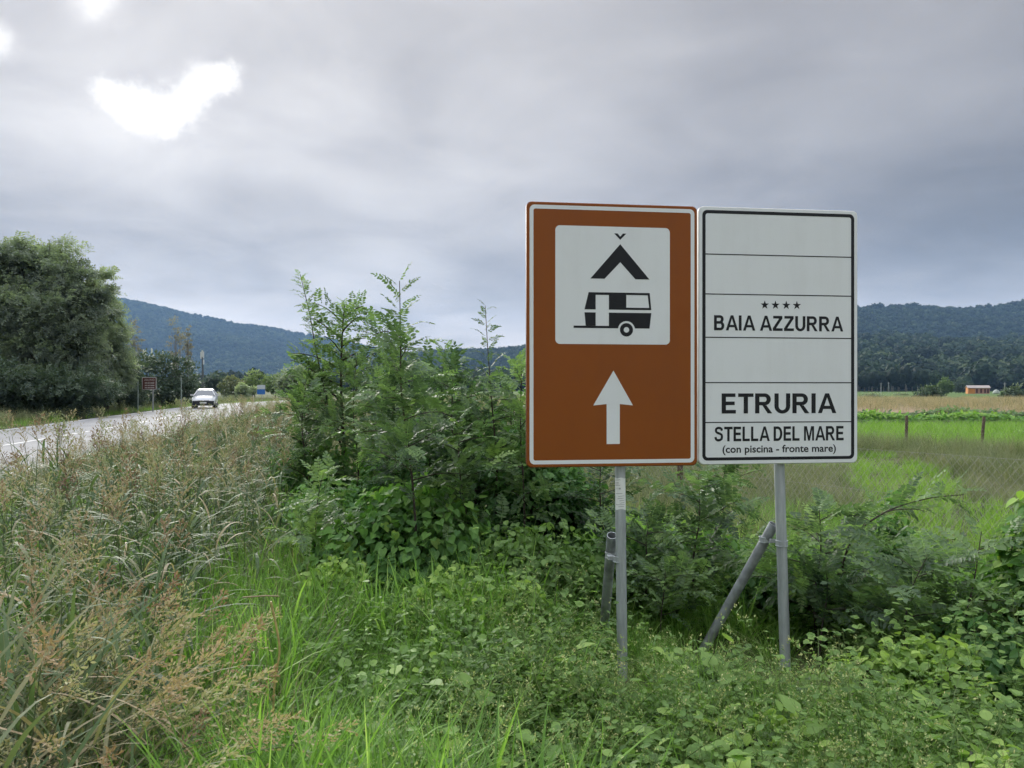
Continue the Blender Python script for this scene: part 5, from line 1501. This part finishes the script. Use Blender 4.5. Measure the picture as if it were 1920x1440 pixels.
# palm-like tree
Yp = 62.0; X0 = gx(546, Yp)
g = Geo(); tube(g, [(0, 0, -.2), (.05, 0, 1.0), (.0, 0, 1.9)], [.22, .2, .2], 8)
pf = Geo(); rp = np.random.default_rng(77)
for k in range(46):
    az = k * 2.4; el = rp.uniform(-.5, 1.35); L = rp.uniform(1.2, 1.8)
    P = [np.array([0, 0, 1.9])]; th = el
    for q in range(6):
        P.append(P[-1] + L / 6 * np.array([math.cos(az) * math.cos(th), math.sin(az) * math.cos(th), math.sin(th)])); th -= .22
    P = np.array(P); tube(pf, P, np.linspace(.02, .006, 7), 3, 0, .3, cap=False)
    for t in np.linspace(.15, 1, 14):
        p = np.array([np.interp(t * 6, np.arange(7), P[:, j]) for j in range(3)])
        for sg in (-1, 1):
            d = np.array([[math.cos(az) * .6 - sg * math.sin(az), math.sin(az) * .6 + sg * math.cos(az), .1]])
            M = frames(d) * .42; M[:, :, 0] *= .25
            pf.inst(T_OVAL4, M, p[None], 0, np.array([.35 + .3 * rp.random()]))
plant('palm_tree', 'small dark palm left of the young tree, by the bend', 'tree', (X0, Yp, 0), g, pf, (M_BARK, M_ROBFAR), wname='trunk', lname='crown')
tree('roadside_bush', 'dark bush under the palm, left of the young tree', gx(560, 60), 60, 1.6, .08, lobes_px(gx(560, 60), 60, [(555, 712, 26, 22, 0), (580, 716, 22, 22, 0), (540, 722, 16, 16, 0)]), 2600, .26, M_ROBFAR, 840, .42, None, cat='shrub')
# field trees on the right, before the wood
for k, (px, py, ra, ru, Yp, mat, tn, lab) in enumerate((
    (1740, 738, 24, 13, 150, M_EVERG, .45, 'dark round bush in the field, left of the orange house'),
    (1772, 722, 13, 17, 210, M_LIGHTG, .3, 'slender grey-green tree between the field bush and the orange house'),
    (1905, 735, 26, 14, 140, M_EVERG, .5, 'leafy bush in the field at the right edge of the picture'),
    (1800, 722, 20, 14, 260, M_EVERG, .25, 'dark round tree just left of the orange house'),
    (1690, 742, 14, 5, 180, M_ROBFAR, .5, 'low green scrub in the field, left of the dark round bush'),
    (1636, 745, 22, 6, 150, M_ROBFAR, .55, 'low scrub in the field beside the name board edge'))):
    X0 = gx(px, Yp)
    rows = [(px, py, ra * .7, ru * .85, 0), (px - ra * .5, py + ru * .3, ra * .5, ru * .6, 0), (px + ra * .5, py + ru * .3, ra * .5, ru * .6, 0)]
    tree('field_bush', lab, X0, Yp, max(.5, CAMZ + (HOR - py) / F * Yp), .1, lobes_px(X0, Yp, rows), 1800, .45, mat, 860 + 3 * k, tn, None, 'bushes standing in the right-hand field', cat='shrub')
# crop rows: long low hedge of vines
for k, (Yr, x0, x1, hh, lab) in enumerate(((34.0, 9.0, 40, .50, 'nearest low green crop row behind the wooden fence posts'), (37.0, 10.0, 44, .58, 'second low crop row, right behind the nearest one'))):
    rr_ = np.random.default_rng(900 + k); lf = Geo(); wd = Geo(); n = 8500
    xx = rr_.uniform(x0, x1, n); hv = hh * (.55 + .5 * vnoise(xx, xx * 0 + k, .9, 91 + k) + .35 * vnoise(xx, xx * 0 + k, 3.1, 97 + k))
    zz = hv * np.sqrt(rr_.random(n)); yy = rr_.normal(size=n) * .32 * (1.2 - zz)
    d = np.stack([rr_.normal(size=n), rr_.normal(size=n) - .6, rr_.normal(size=n) * .5 - .1], 1)
    lf.inst(T_OVAL4, frames(d, np.stack([rr_.normal(size=n) * .4, rr_.normal(size=n) * .4 - .5, np.ones(n)], 1)) * (.20 * rr_.uniform(.6, 1.3, n))[:, None, None], np.stack([xx - x0, yy, zz], 1), 0, .28 + .55 * zz / hh + (rr_.random(n) - .5) * .3)
    for xs_ in np.arange(0, x1 - x0, 1.1):
        tube(wd, [(xs_, 0, -.05), (xs_ + .03, 0, hh * .5)], .015, 4)
    cr = plant('crop_row', lab, 'crop', (x0, Yr, 0), wd, lf, (M_BARK, M_ROB if k else M_VINE), 'crop rows in the field')
    for ch in cr.children:
        if ch.name.startswith('stem'): ch['kind'] = 'stuff'

# ================================================================== fences
M_WOODPOST = plain('weathered_post', (0.16, 0.115, 0.080), 0.9, var=.5, scale=18, bump=.5)
M_WIRE = plain('fence_wire', (0.30, 0.29, 0.26), 0.6, metal=.5)
def wire_fence(label, pts, posts, h, hp, cell, wire):
    root = empty('wire_fence', (pts[0][0], pts[0][1], 0)); tag(root, label, 'fence')
    P = np.array([(p[0] - pts[0][0], p[1] - pts[0][1]) for p in pts]); sg = np.concatenate([[0], np.cumsum(np.linalg.norm(np.diff(P, axis=0), axis=1))])
    L = sg[-1]
    def q(s): return np.interp(s, sg, P[:, 0]), np.interp(s, sg, P[:, 1])
    for k, (s_, hh, lean) in enumerate(posts):
        x, y = q(s_); g = Geo()
        tube(g, [(x, y + .05, -.2), (x + lean * .4, y + .05, hh * .5), (x + lean, y + .05, hh - .02), (x + lean, y + .05, hh)], [.047, .044, .042, .036], 9)
        g.build('post', M_WOODPOST, root)
    g = Geo(); w = wire
    def strand(s0, z0, s1, z1):
        a = np.array([*q(s0), z0]); b = np.array([*q(s1), z1])
        d = b - a; n1 = np.array([0, 0, 1.0]) if abs(d[2]) < np.linalg.norm(d) * .9 else np.array([1.0, 0, 0])
        n2 = np.cross(d, n1); n2 /= np.linalg.norm(n2); n1 = np.cross(n2, d); n1 /= np.linalg.norm(n1)
        o = [n1 * w, -n1 * .5 * w + n2 * .87 * w, -n1 * .5 * w - n2 * .87 * w]
        g.add([a + u for u in o] + [b + u for u in o], [(0, 1, 4, 3), (1, 2, 5, 4), (2, 0, 3, 5)])
    for z in (.08, h * .5, h):
        for i in range(len(sg) - 1): strand(sg[i], z, sg[i + 1], z)
    dz = h - .08
    s_ = -dz
    while s_ < L:
        for sgn in (1, -1):
            a0, a1 = s_, s_ + dz * .8
            z0, z1 = (.08, h) if sgn > 0 else (h, .08)
            b0, b1 = max(a0, 0), min(a1, L)
            if b1 > b0:
                f0 = (b0 - a0) / (a1 - a0); f1 = (b1 - a0) / (a1 - a0)
                strand(b0, z0 + (z1 - z0) * f0, b1, z0 + (z1 - z0) * f1)
        s_ += cell
    m = g.build('wire_mesh', M_WIRE, root); m['kind'] = 'stuff'
    return root
wire_fence('wire mesh fence on wooden posts running behind the signs and saplings', [(6.6, 5.2), (2.44, 11.2), (-1.4, 16.5), (-5.2, 24)],
           [(7.28, 1.08, .015), (10.6, 1.05, .0), (13.8, 1.05, .02), (17.0, 1.0, 0)], 0.95, 1.1, .085, .0016)
wire_fence('thin wire fence with weathered wooden posts crossing the field on the right', [(4.7, 21.8), (30, 22.4)],
           [(2.2, .86, .02), (4.4, .84, .0), (6.6, .86, .01), (8.8, .84, .06), (11.0, .85, 0), (13.2, .85, .02)], .72, .85, .14, .0016)

# ================================================================== roadside furniture, far things
M_POLE = plain('grey_pole', (0.34, 0.36, 0.35), .6, metal=.3, var=.2)
M_POLEG = plain('greenish_pole', (0.25, 0.31, 0.27), .6, var=.3)
M_DBROWN = plain('dull_brown_sheeting', (0.115, 0.040, 0.030), .5, var=.2, scale=4)
M_BLUE = plain('blue_sheeting', (0.02, 0.13, 0.42), .45)
def pole(name, label, X, Y, h, r, mat, cat='pole', lean=0.0):
    root = empty(name, (X, Y, 0)); tag(root, label, cat)
    g = Geo(); tube(g, [(0, 0, -.1), (lean * .5, 0, h * .5), (lean, 0, h)], [r, r, r * .9], 10); g.build('shaft', mat, root)
    g = Geo(); tube(g, [(lean, 0, h), (lean, 0, h + r * .6)], [r * 1.15, r * .5], 10); g.build('cap', mat, root)
    return root
# small brown direction sign across the road
Ys = 53.0
bs = empty('brown_direction_sign', (gx(280, Ys), Ys, 0)); tag(bs, 'small brown direction sign with lines of white text across the road', 'road sign')
sw, sh = 26 / F * Ys, 24 / F * Ys; zb_ = CAMZ + (HOR - 731) / F * Ys
bp = panel(bs, sw, sh, .03, .06, M_DBROWN, plain('pale_edge', (.45, .45, .43), .5)); bp.location = (gx(266, Ys) - bs.location.x, 0, zb_); bp.rotation_euler = (0, 0, .12)
a = Art(sw, sh); a.ring(rrect(.01, .01, sw - .01, sh - .01, .08), rrect(.045, .045, sw - .045, sh - .045, .06), .002); a.build('border_line', plain('dull_white', (.42, .42, .41), .5), bp)
M_DW = plain('dull_print', (.40, .36, .34), .6)
font_part('lettering', 'ARLINO', .16 * sw, .88 * sw, .14 * sh, .30 * sh, sh, .003, M_DW, bp, .01)
for w in (.42, .61, .79):
    a = Art(sw, sh)
    for u0, u1 in ((.20, .36), (.39, .55), (.58, .86)): a.poly([(u0 * sw, w * sh), (u1 * sw, w * sh), (u1 * sw, (w + .085) * sh), (u0 * sw, (w + .085) * sh)], .003)
    o = a.build('print_line', M_DW, bp); o['kind'] = 'stuff'
g = Geo(); tube(g, [(gx(284, Ys) - bs.location.x, .22, -.1), (gx(284, Ys) - bs.location.x, .22, zb_ + sh * .9)], .045, 10); g.build('post', M_POLE, bs)
pole('marker_pole', 'greenish pole standing left of the small brown sign', gx(258.5, 53.2), 53.2, CAMZ + (HOR - 712) / F * 53, .045, M_POLEG)
pole('marker_pole', 'thin pale pole in front of the evergreen bush', gx(340, 58), 58, CAMZ + (HOR - 709) / F * 58, .045, M_POLEG)
# blue roadside sign
Yb = 98.0
bl = empty('blue_sign', (gx(490, Yb), Yb, 0)); tag(bl, 'blue and white roadside sign at the bend of the road', 'road sign')
for nm, y0, y1, mt in (('blue_panel', 739.5, 730, M_BLUE), ('white_panel', 729.5, 722, plain('far_white', (.5, .55, .58), .5))):
    W_, H_ = 15 / F * Yb, (y0 - y1) / F * Yb
    q = panel(bl, W_, H_, .03, .05, mt, M_WHITEEDGE); q.name = nm; q.location = (gx(482, Yb) - bl.location.x, 0, CAMZ + (HOR - y0) / F * Yb)
g = Geo(); tube(g, [(0.05, .08, -.1), (0.05, .08, CAMZ + (HOR - 721) / F * Yb)], .05, 8); g.build('post', M_POLE, bl)
pole('marker_pole', 'short pale reflector post at the bend, left of the blue sign', gx(475, 96), 96, .75, .07, plain('reflector_white', (.5, .48, .42), .6))
# antenna mast
Ym = 175.0
am = empty('antenna_mast', (gx(380, Ym), Ym, 0)); tag(am, 'slim telephone mast with pale antenna boxes, behind the car', 'mast')
hm = CAMZ + (HOR - 664) / F * Ym
g = Geo(); tube(g, [(0, 0, -.2), (.02, 0, hm * .5), (-.05, 0, hm)], [.26, .22, .16], 10); g.build('shaft', plain('dark_mast', (.10, .11, .11), .6, var=.3), am)
M_ANT = plain('antenna_grey', (.62, .64, .64), .5)
for dx, dz, w_ in ((-.28, -.3, .26), (.28, -.2, .26), (.02, .1, .3), (.32, -1.8, .24)):
    g = Geo(); box(g, (dx, -.25, hm + dz), (w_, .2, 1.5 if dz > -1 else 1.1)); box(g, (dx * .5, -.12, hm + dz), (abs(dx) + .1, .05, .06)); g.build('antenna', M_ANT, am)
# far utility poles
for px, py0, Yp, lab in ((1652, 718, 300, 'thin utility pole before the wood, nearest the name board'), (1666, 717, 310, 'second thin utility pole right of the first before the wood'), (1884, 718, 230, 'pale utility pole right of the orange house')):
    root = pole('utility_pole', lab, gx(px, Yp), Yp, CAMZ + (HOR - py0) / F * Yp, .14, M_POLE, 'pole')
    g = Geo(); box(g, (0, 0, CAMZ + (HOR - py0) / F * Yp - .3), (1.1, .1, .1)); g.build('crossarm', M_POLE, root)
# guard rail left of the car
gr = empty('guard_rail', (gx(352, 72), 72, 0)); tag(gr, 'short pale two-bar guard rail left of the car', 'railing')
for z in (.62, .98):
    g = Geo(); box(g, (0, 0, z), (1.5, .06, .13)); g.build('rail', plain('rail_grey', (.5, .5, .48), .5, var=.2), gr)
for dx in (-.6, .6):
    g = Geo(); box(g, (dx, .06, .52), (.09, .05, 1.08)); g.build('post', M_POLE, gr)
# pampas plumes
pp = Geo(); ps = Geo(); rp = np.random.default_rng(31)
for k in range(9):
    bx_, h_p = rp.normal() * 1.1, rp.uniform(2.8, 4.0)
    tube(ps, [(bx_ * .3, 0, 0), (bx_ * .8, 0, h_p * .6), (bx_, 0, h_p)], .012, 4)
    n = 70; t = rp.random(n); P = np.stack([bx_ + rp.normal(size=n) * .08 * (1.1 - t), rp.normal(size=n) * .08, h_p - .15 + t * .95], 1)
    pp.inst(T_OVAL4, frames(rp.normal(size=(n, 3)) * .35 + np.array([0, 0, 1.0])) * (.16 * rp.uniform(.6, 1.2, n))[:, None, None], P, 0, .6 + .4 * rp.random(n))
nb_ = 160
blades(ps, np.stack([rp.normal(size=nb_) * .3, rp.normal(size=nb_) * .3, np.zeros(nb_)], 1), rp.uniform(0, 6.28, nb_), rp.uniform(1.5, 2.6, nb_), .2, 1.4, .03, 5)
M_PLUME = leaf_mat('plume', [(0, (.35, .34, .30)), (1, (.62, .60, .54))], .3, .7, .1)
plant('pampas_grass', 'white-plumed pampas grass above the evergreen bush', 'grass', (gx(286, 100), 100, 2.0), ps, pp, (M_OLIVE, M_PLUME), lname='plumes')

# ---- orange farm house
Yh = 232.0
hs = empty('farm_house', (gx(1833, Yh), Yh, 0), -.35); tag(hs, 'small orange farm house with a low pale roof at the wood edge', 'house')
M_ORANGE = plain('orange_wall', (0.62, 0.24, 0.055), .8, var=.15, scale=1)
M_PINK = plain('pink_wall', (0.50, 0.27, 0.20), .8, var=.15, scale=1)
lx, ly, hz, rz_ = 5.6, 3.6, 1.75, 2.35
def wallpart(name, V, mat):
    g = Geo(); g.add(V, [tuple(range(len(V)))]); return g.build(name, mat, hs)
g = Geo(); box(g, (0, 0, hz / 2), (lx, ly, hz)); g.build('wall', M_PINK, hs)
g = Geo(); g.add([(-lx / 2 - .02, -ly / 2, 0), (-lx / 2 - .02, ly / 2, 0), (-lx / 2 - .02, ly / 2, hz), (-lx / 2 - .02, 0, rz_), (-lx / 2 - .02, -ly / 2, hz)], [(0, 4, 3, 2, 1)]); g.build('gable_wall', M_ORANGE, hs)
g = Geo(); box(g, (-lx / 2 + .9, -ly / 2 - .05, hz / 2 - .1), (1.7, .1, hz - .2)); g.build('front_wall', M_ORANGE, hs)
g = Geo()
for sg in (-1, 1):
    g.add([(-lx / 2 - .25, sg * (ly / 2 + .3), hz - .08), (lx / 2 + .25, sg * (ly / 2 + .3), hz - .08), (lx / 2 + .25, 0, rz_ + .08), (-lx / 2 - .25, 0, rz_ + .08),
           (-lx / 2 - .25, sg * (ly / 2 + .3), hz + .02), (lx / 2 + .25, sg * (ly / 2 + .3), hz + .02), (lx / 2 + .25, 0, rz_ + .18), (-lx / 2 - .25, 0, rz_ + .18)],
          [(0, 1, 2, 3), (4, 5, 6, 7), (0, 1, 5, 4), (1, 2, 6, 5), (2, 3, 7, 6), (3, 0, 4, 7)])
g.build('roof', plain('pale_roof', (.42, .36, .33), .8, var=.2, scale=2), hs)
M_SHADE = plain('dark_shutter', (.10, .035, .03), .7)
for x_ in (-.55, .55, 1.6, 2.35):
    g = Geo(); box(g, (x_, -ly / 2 - .03, .85), (.5, .08, 1.25)); g.build('door', M_SHADE, hs)
# small pale dome tent/hut right of the house
g = Geo(); v_, f_ = ico(2); v_ = v_[:, :] * np.array([1.0, 1.0, 1.25]); v_[:, 2] = np.maximum(v_[:, 2], 0); g.add(v_, f_, smooth=True)
o = g.build('pale_heap', plain('pale_cover', (.42, .46, .42), .8, var=.2, scale=2), loc=(gx(1868, 236), 236, 0)); tag(o, 'small pale covered heap in the grass right of the orange house', 'heap')

# ================================================================== the car
M_CARPAINT = plain('silver_white_paint', (0.55, 0.56, 0.57), .28, metal=.15, spec=.6, coat=.6)
M_GLASS = plain('car_glass', (0.05, 0.06, 0.07), .08, spec=.9, coat=.3)
M_BUMP = plain('black_plastic', (0.012, 0.013, 0.016), .6)
M_TYRE = plain('tyre_rubber', (0.014, 0.014, 0.015), .85)
M_RIM = plain('alloy_rim', (.40, .41, .42), .35, metal=.8)
M_LAMP = plain('headlight_glass', (.80, .82, .80), .12, spec=.9, coat=.5)
def car():
    Yc = 63.5
    X = gx(385, Yc)
    k = int(np.argmin(np.abs(RL[:, 1] - Yc))); hd = math.atan2(-RT[k, 0], RT[k, 1])      # road heading
    root = empty('car', (X, Yc, .027), hd + math.pi + .12)          # local +Y is forwards
    tag(root, 'silver white car with dark lower bumper driving towards the camera', 'car')
    # stations along the body: y, half width, sill z, waist z, top z (bonnet / boot deck)
    st = [(2.12, .62, .30, .52, .62), (2.02, .76, .24, .56, .74), (1.75, .85, .22, .66, .86), (1.2, .88, .20, .76, .97), (.75, .885, .20, .82, 1.04), (.2, .89, .20, .84, 1.03), (-.6, .89, .20, .86, 1.03), (-1.4, .885, .22, .88, 1.05), (-1.9, .84, .26, .86, 1.06), (-2.12, .72, .34, .80, 1.02)]
    g = Geo(); V = []
    for y, w, z0, z1, z2 in st:
        V += [(-w * .92, y, z0), (-w, y, (z0 + z1) / 2), (-w, y, z1), (-w * .93, y, z2 - .03), (-w * .6, y, z2 + .02), (0, y, z2 + .045), (w * .6, y, z2 + .02), (w * .93, y, z2 - .03), (w, y, z1), (w, y, (z0 + z1) / 2), (w * .92, y, z0)]
    n = 11; f = []
    for i in range(len(st) - 1):
        for j in range(n - 1): f.append((i * n + j, (i + 1) * n + j, (i + 1) * n + j + 1, i * n + j + 1))
        f.append((i * n + n - 1, (i + 1) * n + n - 1, (i + 1) * n, i * n))
    f.append(tuple(range(n))); f.append(tuple(range((len(st) - 1) * n, len(st) * n))[::-1])
    g.add(V, f, 0, smooth=True); g.build('body', M_CARPAINT, root)
    # greenhouse: roof shell and pillars
    g = Geo(); rf = [(.30, .56, 1.46), (.0, .60, 1.53), (-.6, .62, 1.56), (-1.3, .60, 1.53), (-1.75, .54, 1.44)]
    V = []
    for y, w, z in rf: V += [(-w, y, z - .03), (-w * .85, y, z + .02), (0, y, z + .04), (w * .85, y, z + .02), (w, y, z - .03)]
    g.add(V, [(i * 5 + j, (i + 1) * 5 + j, (i + 1) * 5 + j + 1, i * 5 + j + 1) for i in range(4) for j in range(4)], smooth=True)
    for sg in (-1, 1):
        for (a_, b_) in (((sg * .84, 1.02, 1.0), (sg * .565, .30, 1.44)), ((sg * .86, -.35, 1.02), (sg * .62, -.35, 1.53)), ((sg * .84, -1.95, 1.04), (sg * .55, -1.72, 1.43))):
            tube(g, [a_, b_], .045, 6)
    g.build('roof', M_CARPAINT, root)
    g = Geo(); g.add([(-.80, 1.0, 1.02), (.80, 1.0, 1.02), (.55, .31, 1.45), (-.55, .31, 1.45), (0, 1.08, 1.03), (0, .36, 1.48)], [(0, 4, 5, 3), (4, 1, 2, 5)], smooth=True); g.build('windscreen', M_GLASS, root)
    g = Geo(); g.add([(-.78, -2.0, 1.06), (.78, -2.0, 1.06), (.53, -1.76, 1.43), (-.53, -1.76, 1.43)], [(0, 1, 2, 3)]); g.build('rear_window', M_GLASS, root)
    for sg in (-1, 1):
        for y0, y1, z in ((.95, -.32, 0), (-.38, -1.9, 0)):
            g = Geo(); t0 = .28 if y0 > 0 else -.38
            g.add([(sg * .86, y0, 1.02), (sg * .87, y1, 1.03), (sg * .60, max(y1, -1.72), 1.50 if y1 > -1 else 1.44), (sg * .575, t0, 1.46 if y0 > 0 else 1.50)], [(0, 1, 2, 3)]); g.build('side_window', M_GLASS, root)
        # lamps, mirror, wheels
        g = Geo(); g.add([(sg * .50, 2.075, .66), (sg * .80, 1.90, .68), (sg * .865, 1.60, .90), (sg * .62, 1.88, .84), (sg * .50, 2.09, .60), (sg * .82, 1.94, .62)], [(0, 1, 2, 3), (4, 5, 1, 0)])
        o = g.build('headlight', M_LAMP, root)
        g = Geo(); box(g, (sg * .98, .72, 1.08), (.2, .12, .15)); tube(g, [(sg * .86, .76, 1.02), (sg * .96, .73, 1.06)], .02, 5); g.build('mirror', M_CARPAINT, root)
        for y in (1.32, -1.32):
            g = Geo(); th = np.linspace(0, 2 * math.pi, 25)
            for r0_, r1_, xa, xb in ((.315, .315, .68, .88), (.315, .21, .88, .885)):
                A = [(sg * xa, y + r0_ * math.cos(t), .315 + r0_ * math.sin(t)) for t in th]; B_ = [(sg * xb, y + r1_ * math.cos(t), .315 + r1_ * math.sin(t)) for t in th]
                g.add(A + B_, [(i, i + 1, 26 + i, 25 + i) for i in range(24)], smooth=True)
            o = g.build('wheel', M_TYRE, root)
            g = Geo(); g.add([(sg * .884, y + .21 * math.cos(t), .315 + .21 * math.sin(t)) for t in th[:-1]], [tuple(range(24))]); g.build('rim', M_RIM, o)
    g = Geo(); g.add([(-.80, 2.045, .26), (.80, 2.045, .26), (.80, 2.06, .60), (.6, 2.135, .61), (-.6, 2.135, .61), (-.80, 2.06, .60), (-.6, 2.15, .28), (.6, 2.15, .28)], [(6, 7, 3, 4), (0, 6, 4, 5), (7, 1, 2, 3), (0, 1, 7, 6)]); g.build('bumper', M_BUMP, root)
    g = Geo(); box(g, (0, 2.15, .46), (.50, .02, .11)); g.build('number_plate', plain('plate', (.7, .7, .7), .5), root)
    for sg in (-1, 1):
        g = Geo(); box(g, (sg * .24, 2.125, .64), (.40, .02, .05)); g.build('grille_bar', plain('chrome', (.6, .6, .62), .25, metal=.8), root)
    for sg in (-1, 1):
        g = Geo(); g.add([(sg * .895, 1.9, .18), (sg * .895, -1.95, .18), (sg * .90, -1.95, .36), (sg * .90, 1.9, .36)], [(0, 1, 2, 3)]); g.build('sill', M_BUMP, root)
    return root
car()

# ================================================================== haze between here and the hills
def haze():
    g = Geo(); x0, x1, y0, y1, z0, z1 = -5600, 5600, -700, 5200, -30, 480
    g.add([(x0, y0, z0), (x1, y0, z0), (x1, y1, z0), (x0, y1, z0), (x0, y0, z1), (x1, y0, z1), (x1, y1, z1), (x0, y1, z1)], [(0, 3, 2, 1), (4, 5, 6, 7), (0, 1, 5, 4), (1, 2, 6, 5), (2, 3, 7, 6), (3, 0, 4, 7)])
    m, N, L = nmat('haze_air')
    N.remove(N['Principled BSDF'])
    v = N.new('ShaderNodeVolumePrincipled'); v.inputs['Color'].default_value = (0.37, 0.62, 1.0, 1); v.inputs['Density'].default_value = 0.000145; v.inputs['Anisotropy'].default_value = 0.0
    L.new(v.outputs[0], N['Material Output'].inputs['Volume'])
    o = g.build('haze', m); tag(o, 'thin blue haze in the air over the valley', 'haze', kind='stuff')
haze()
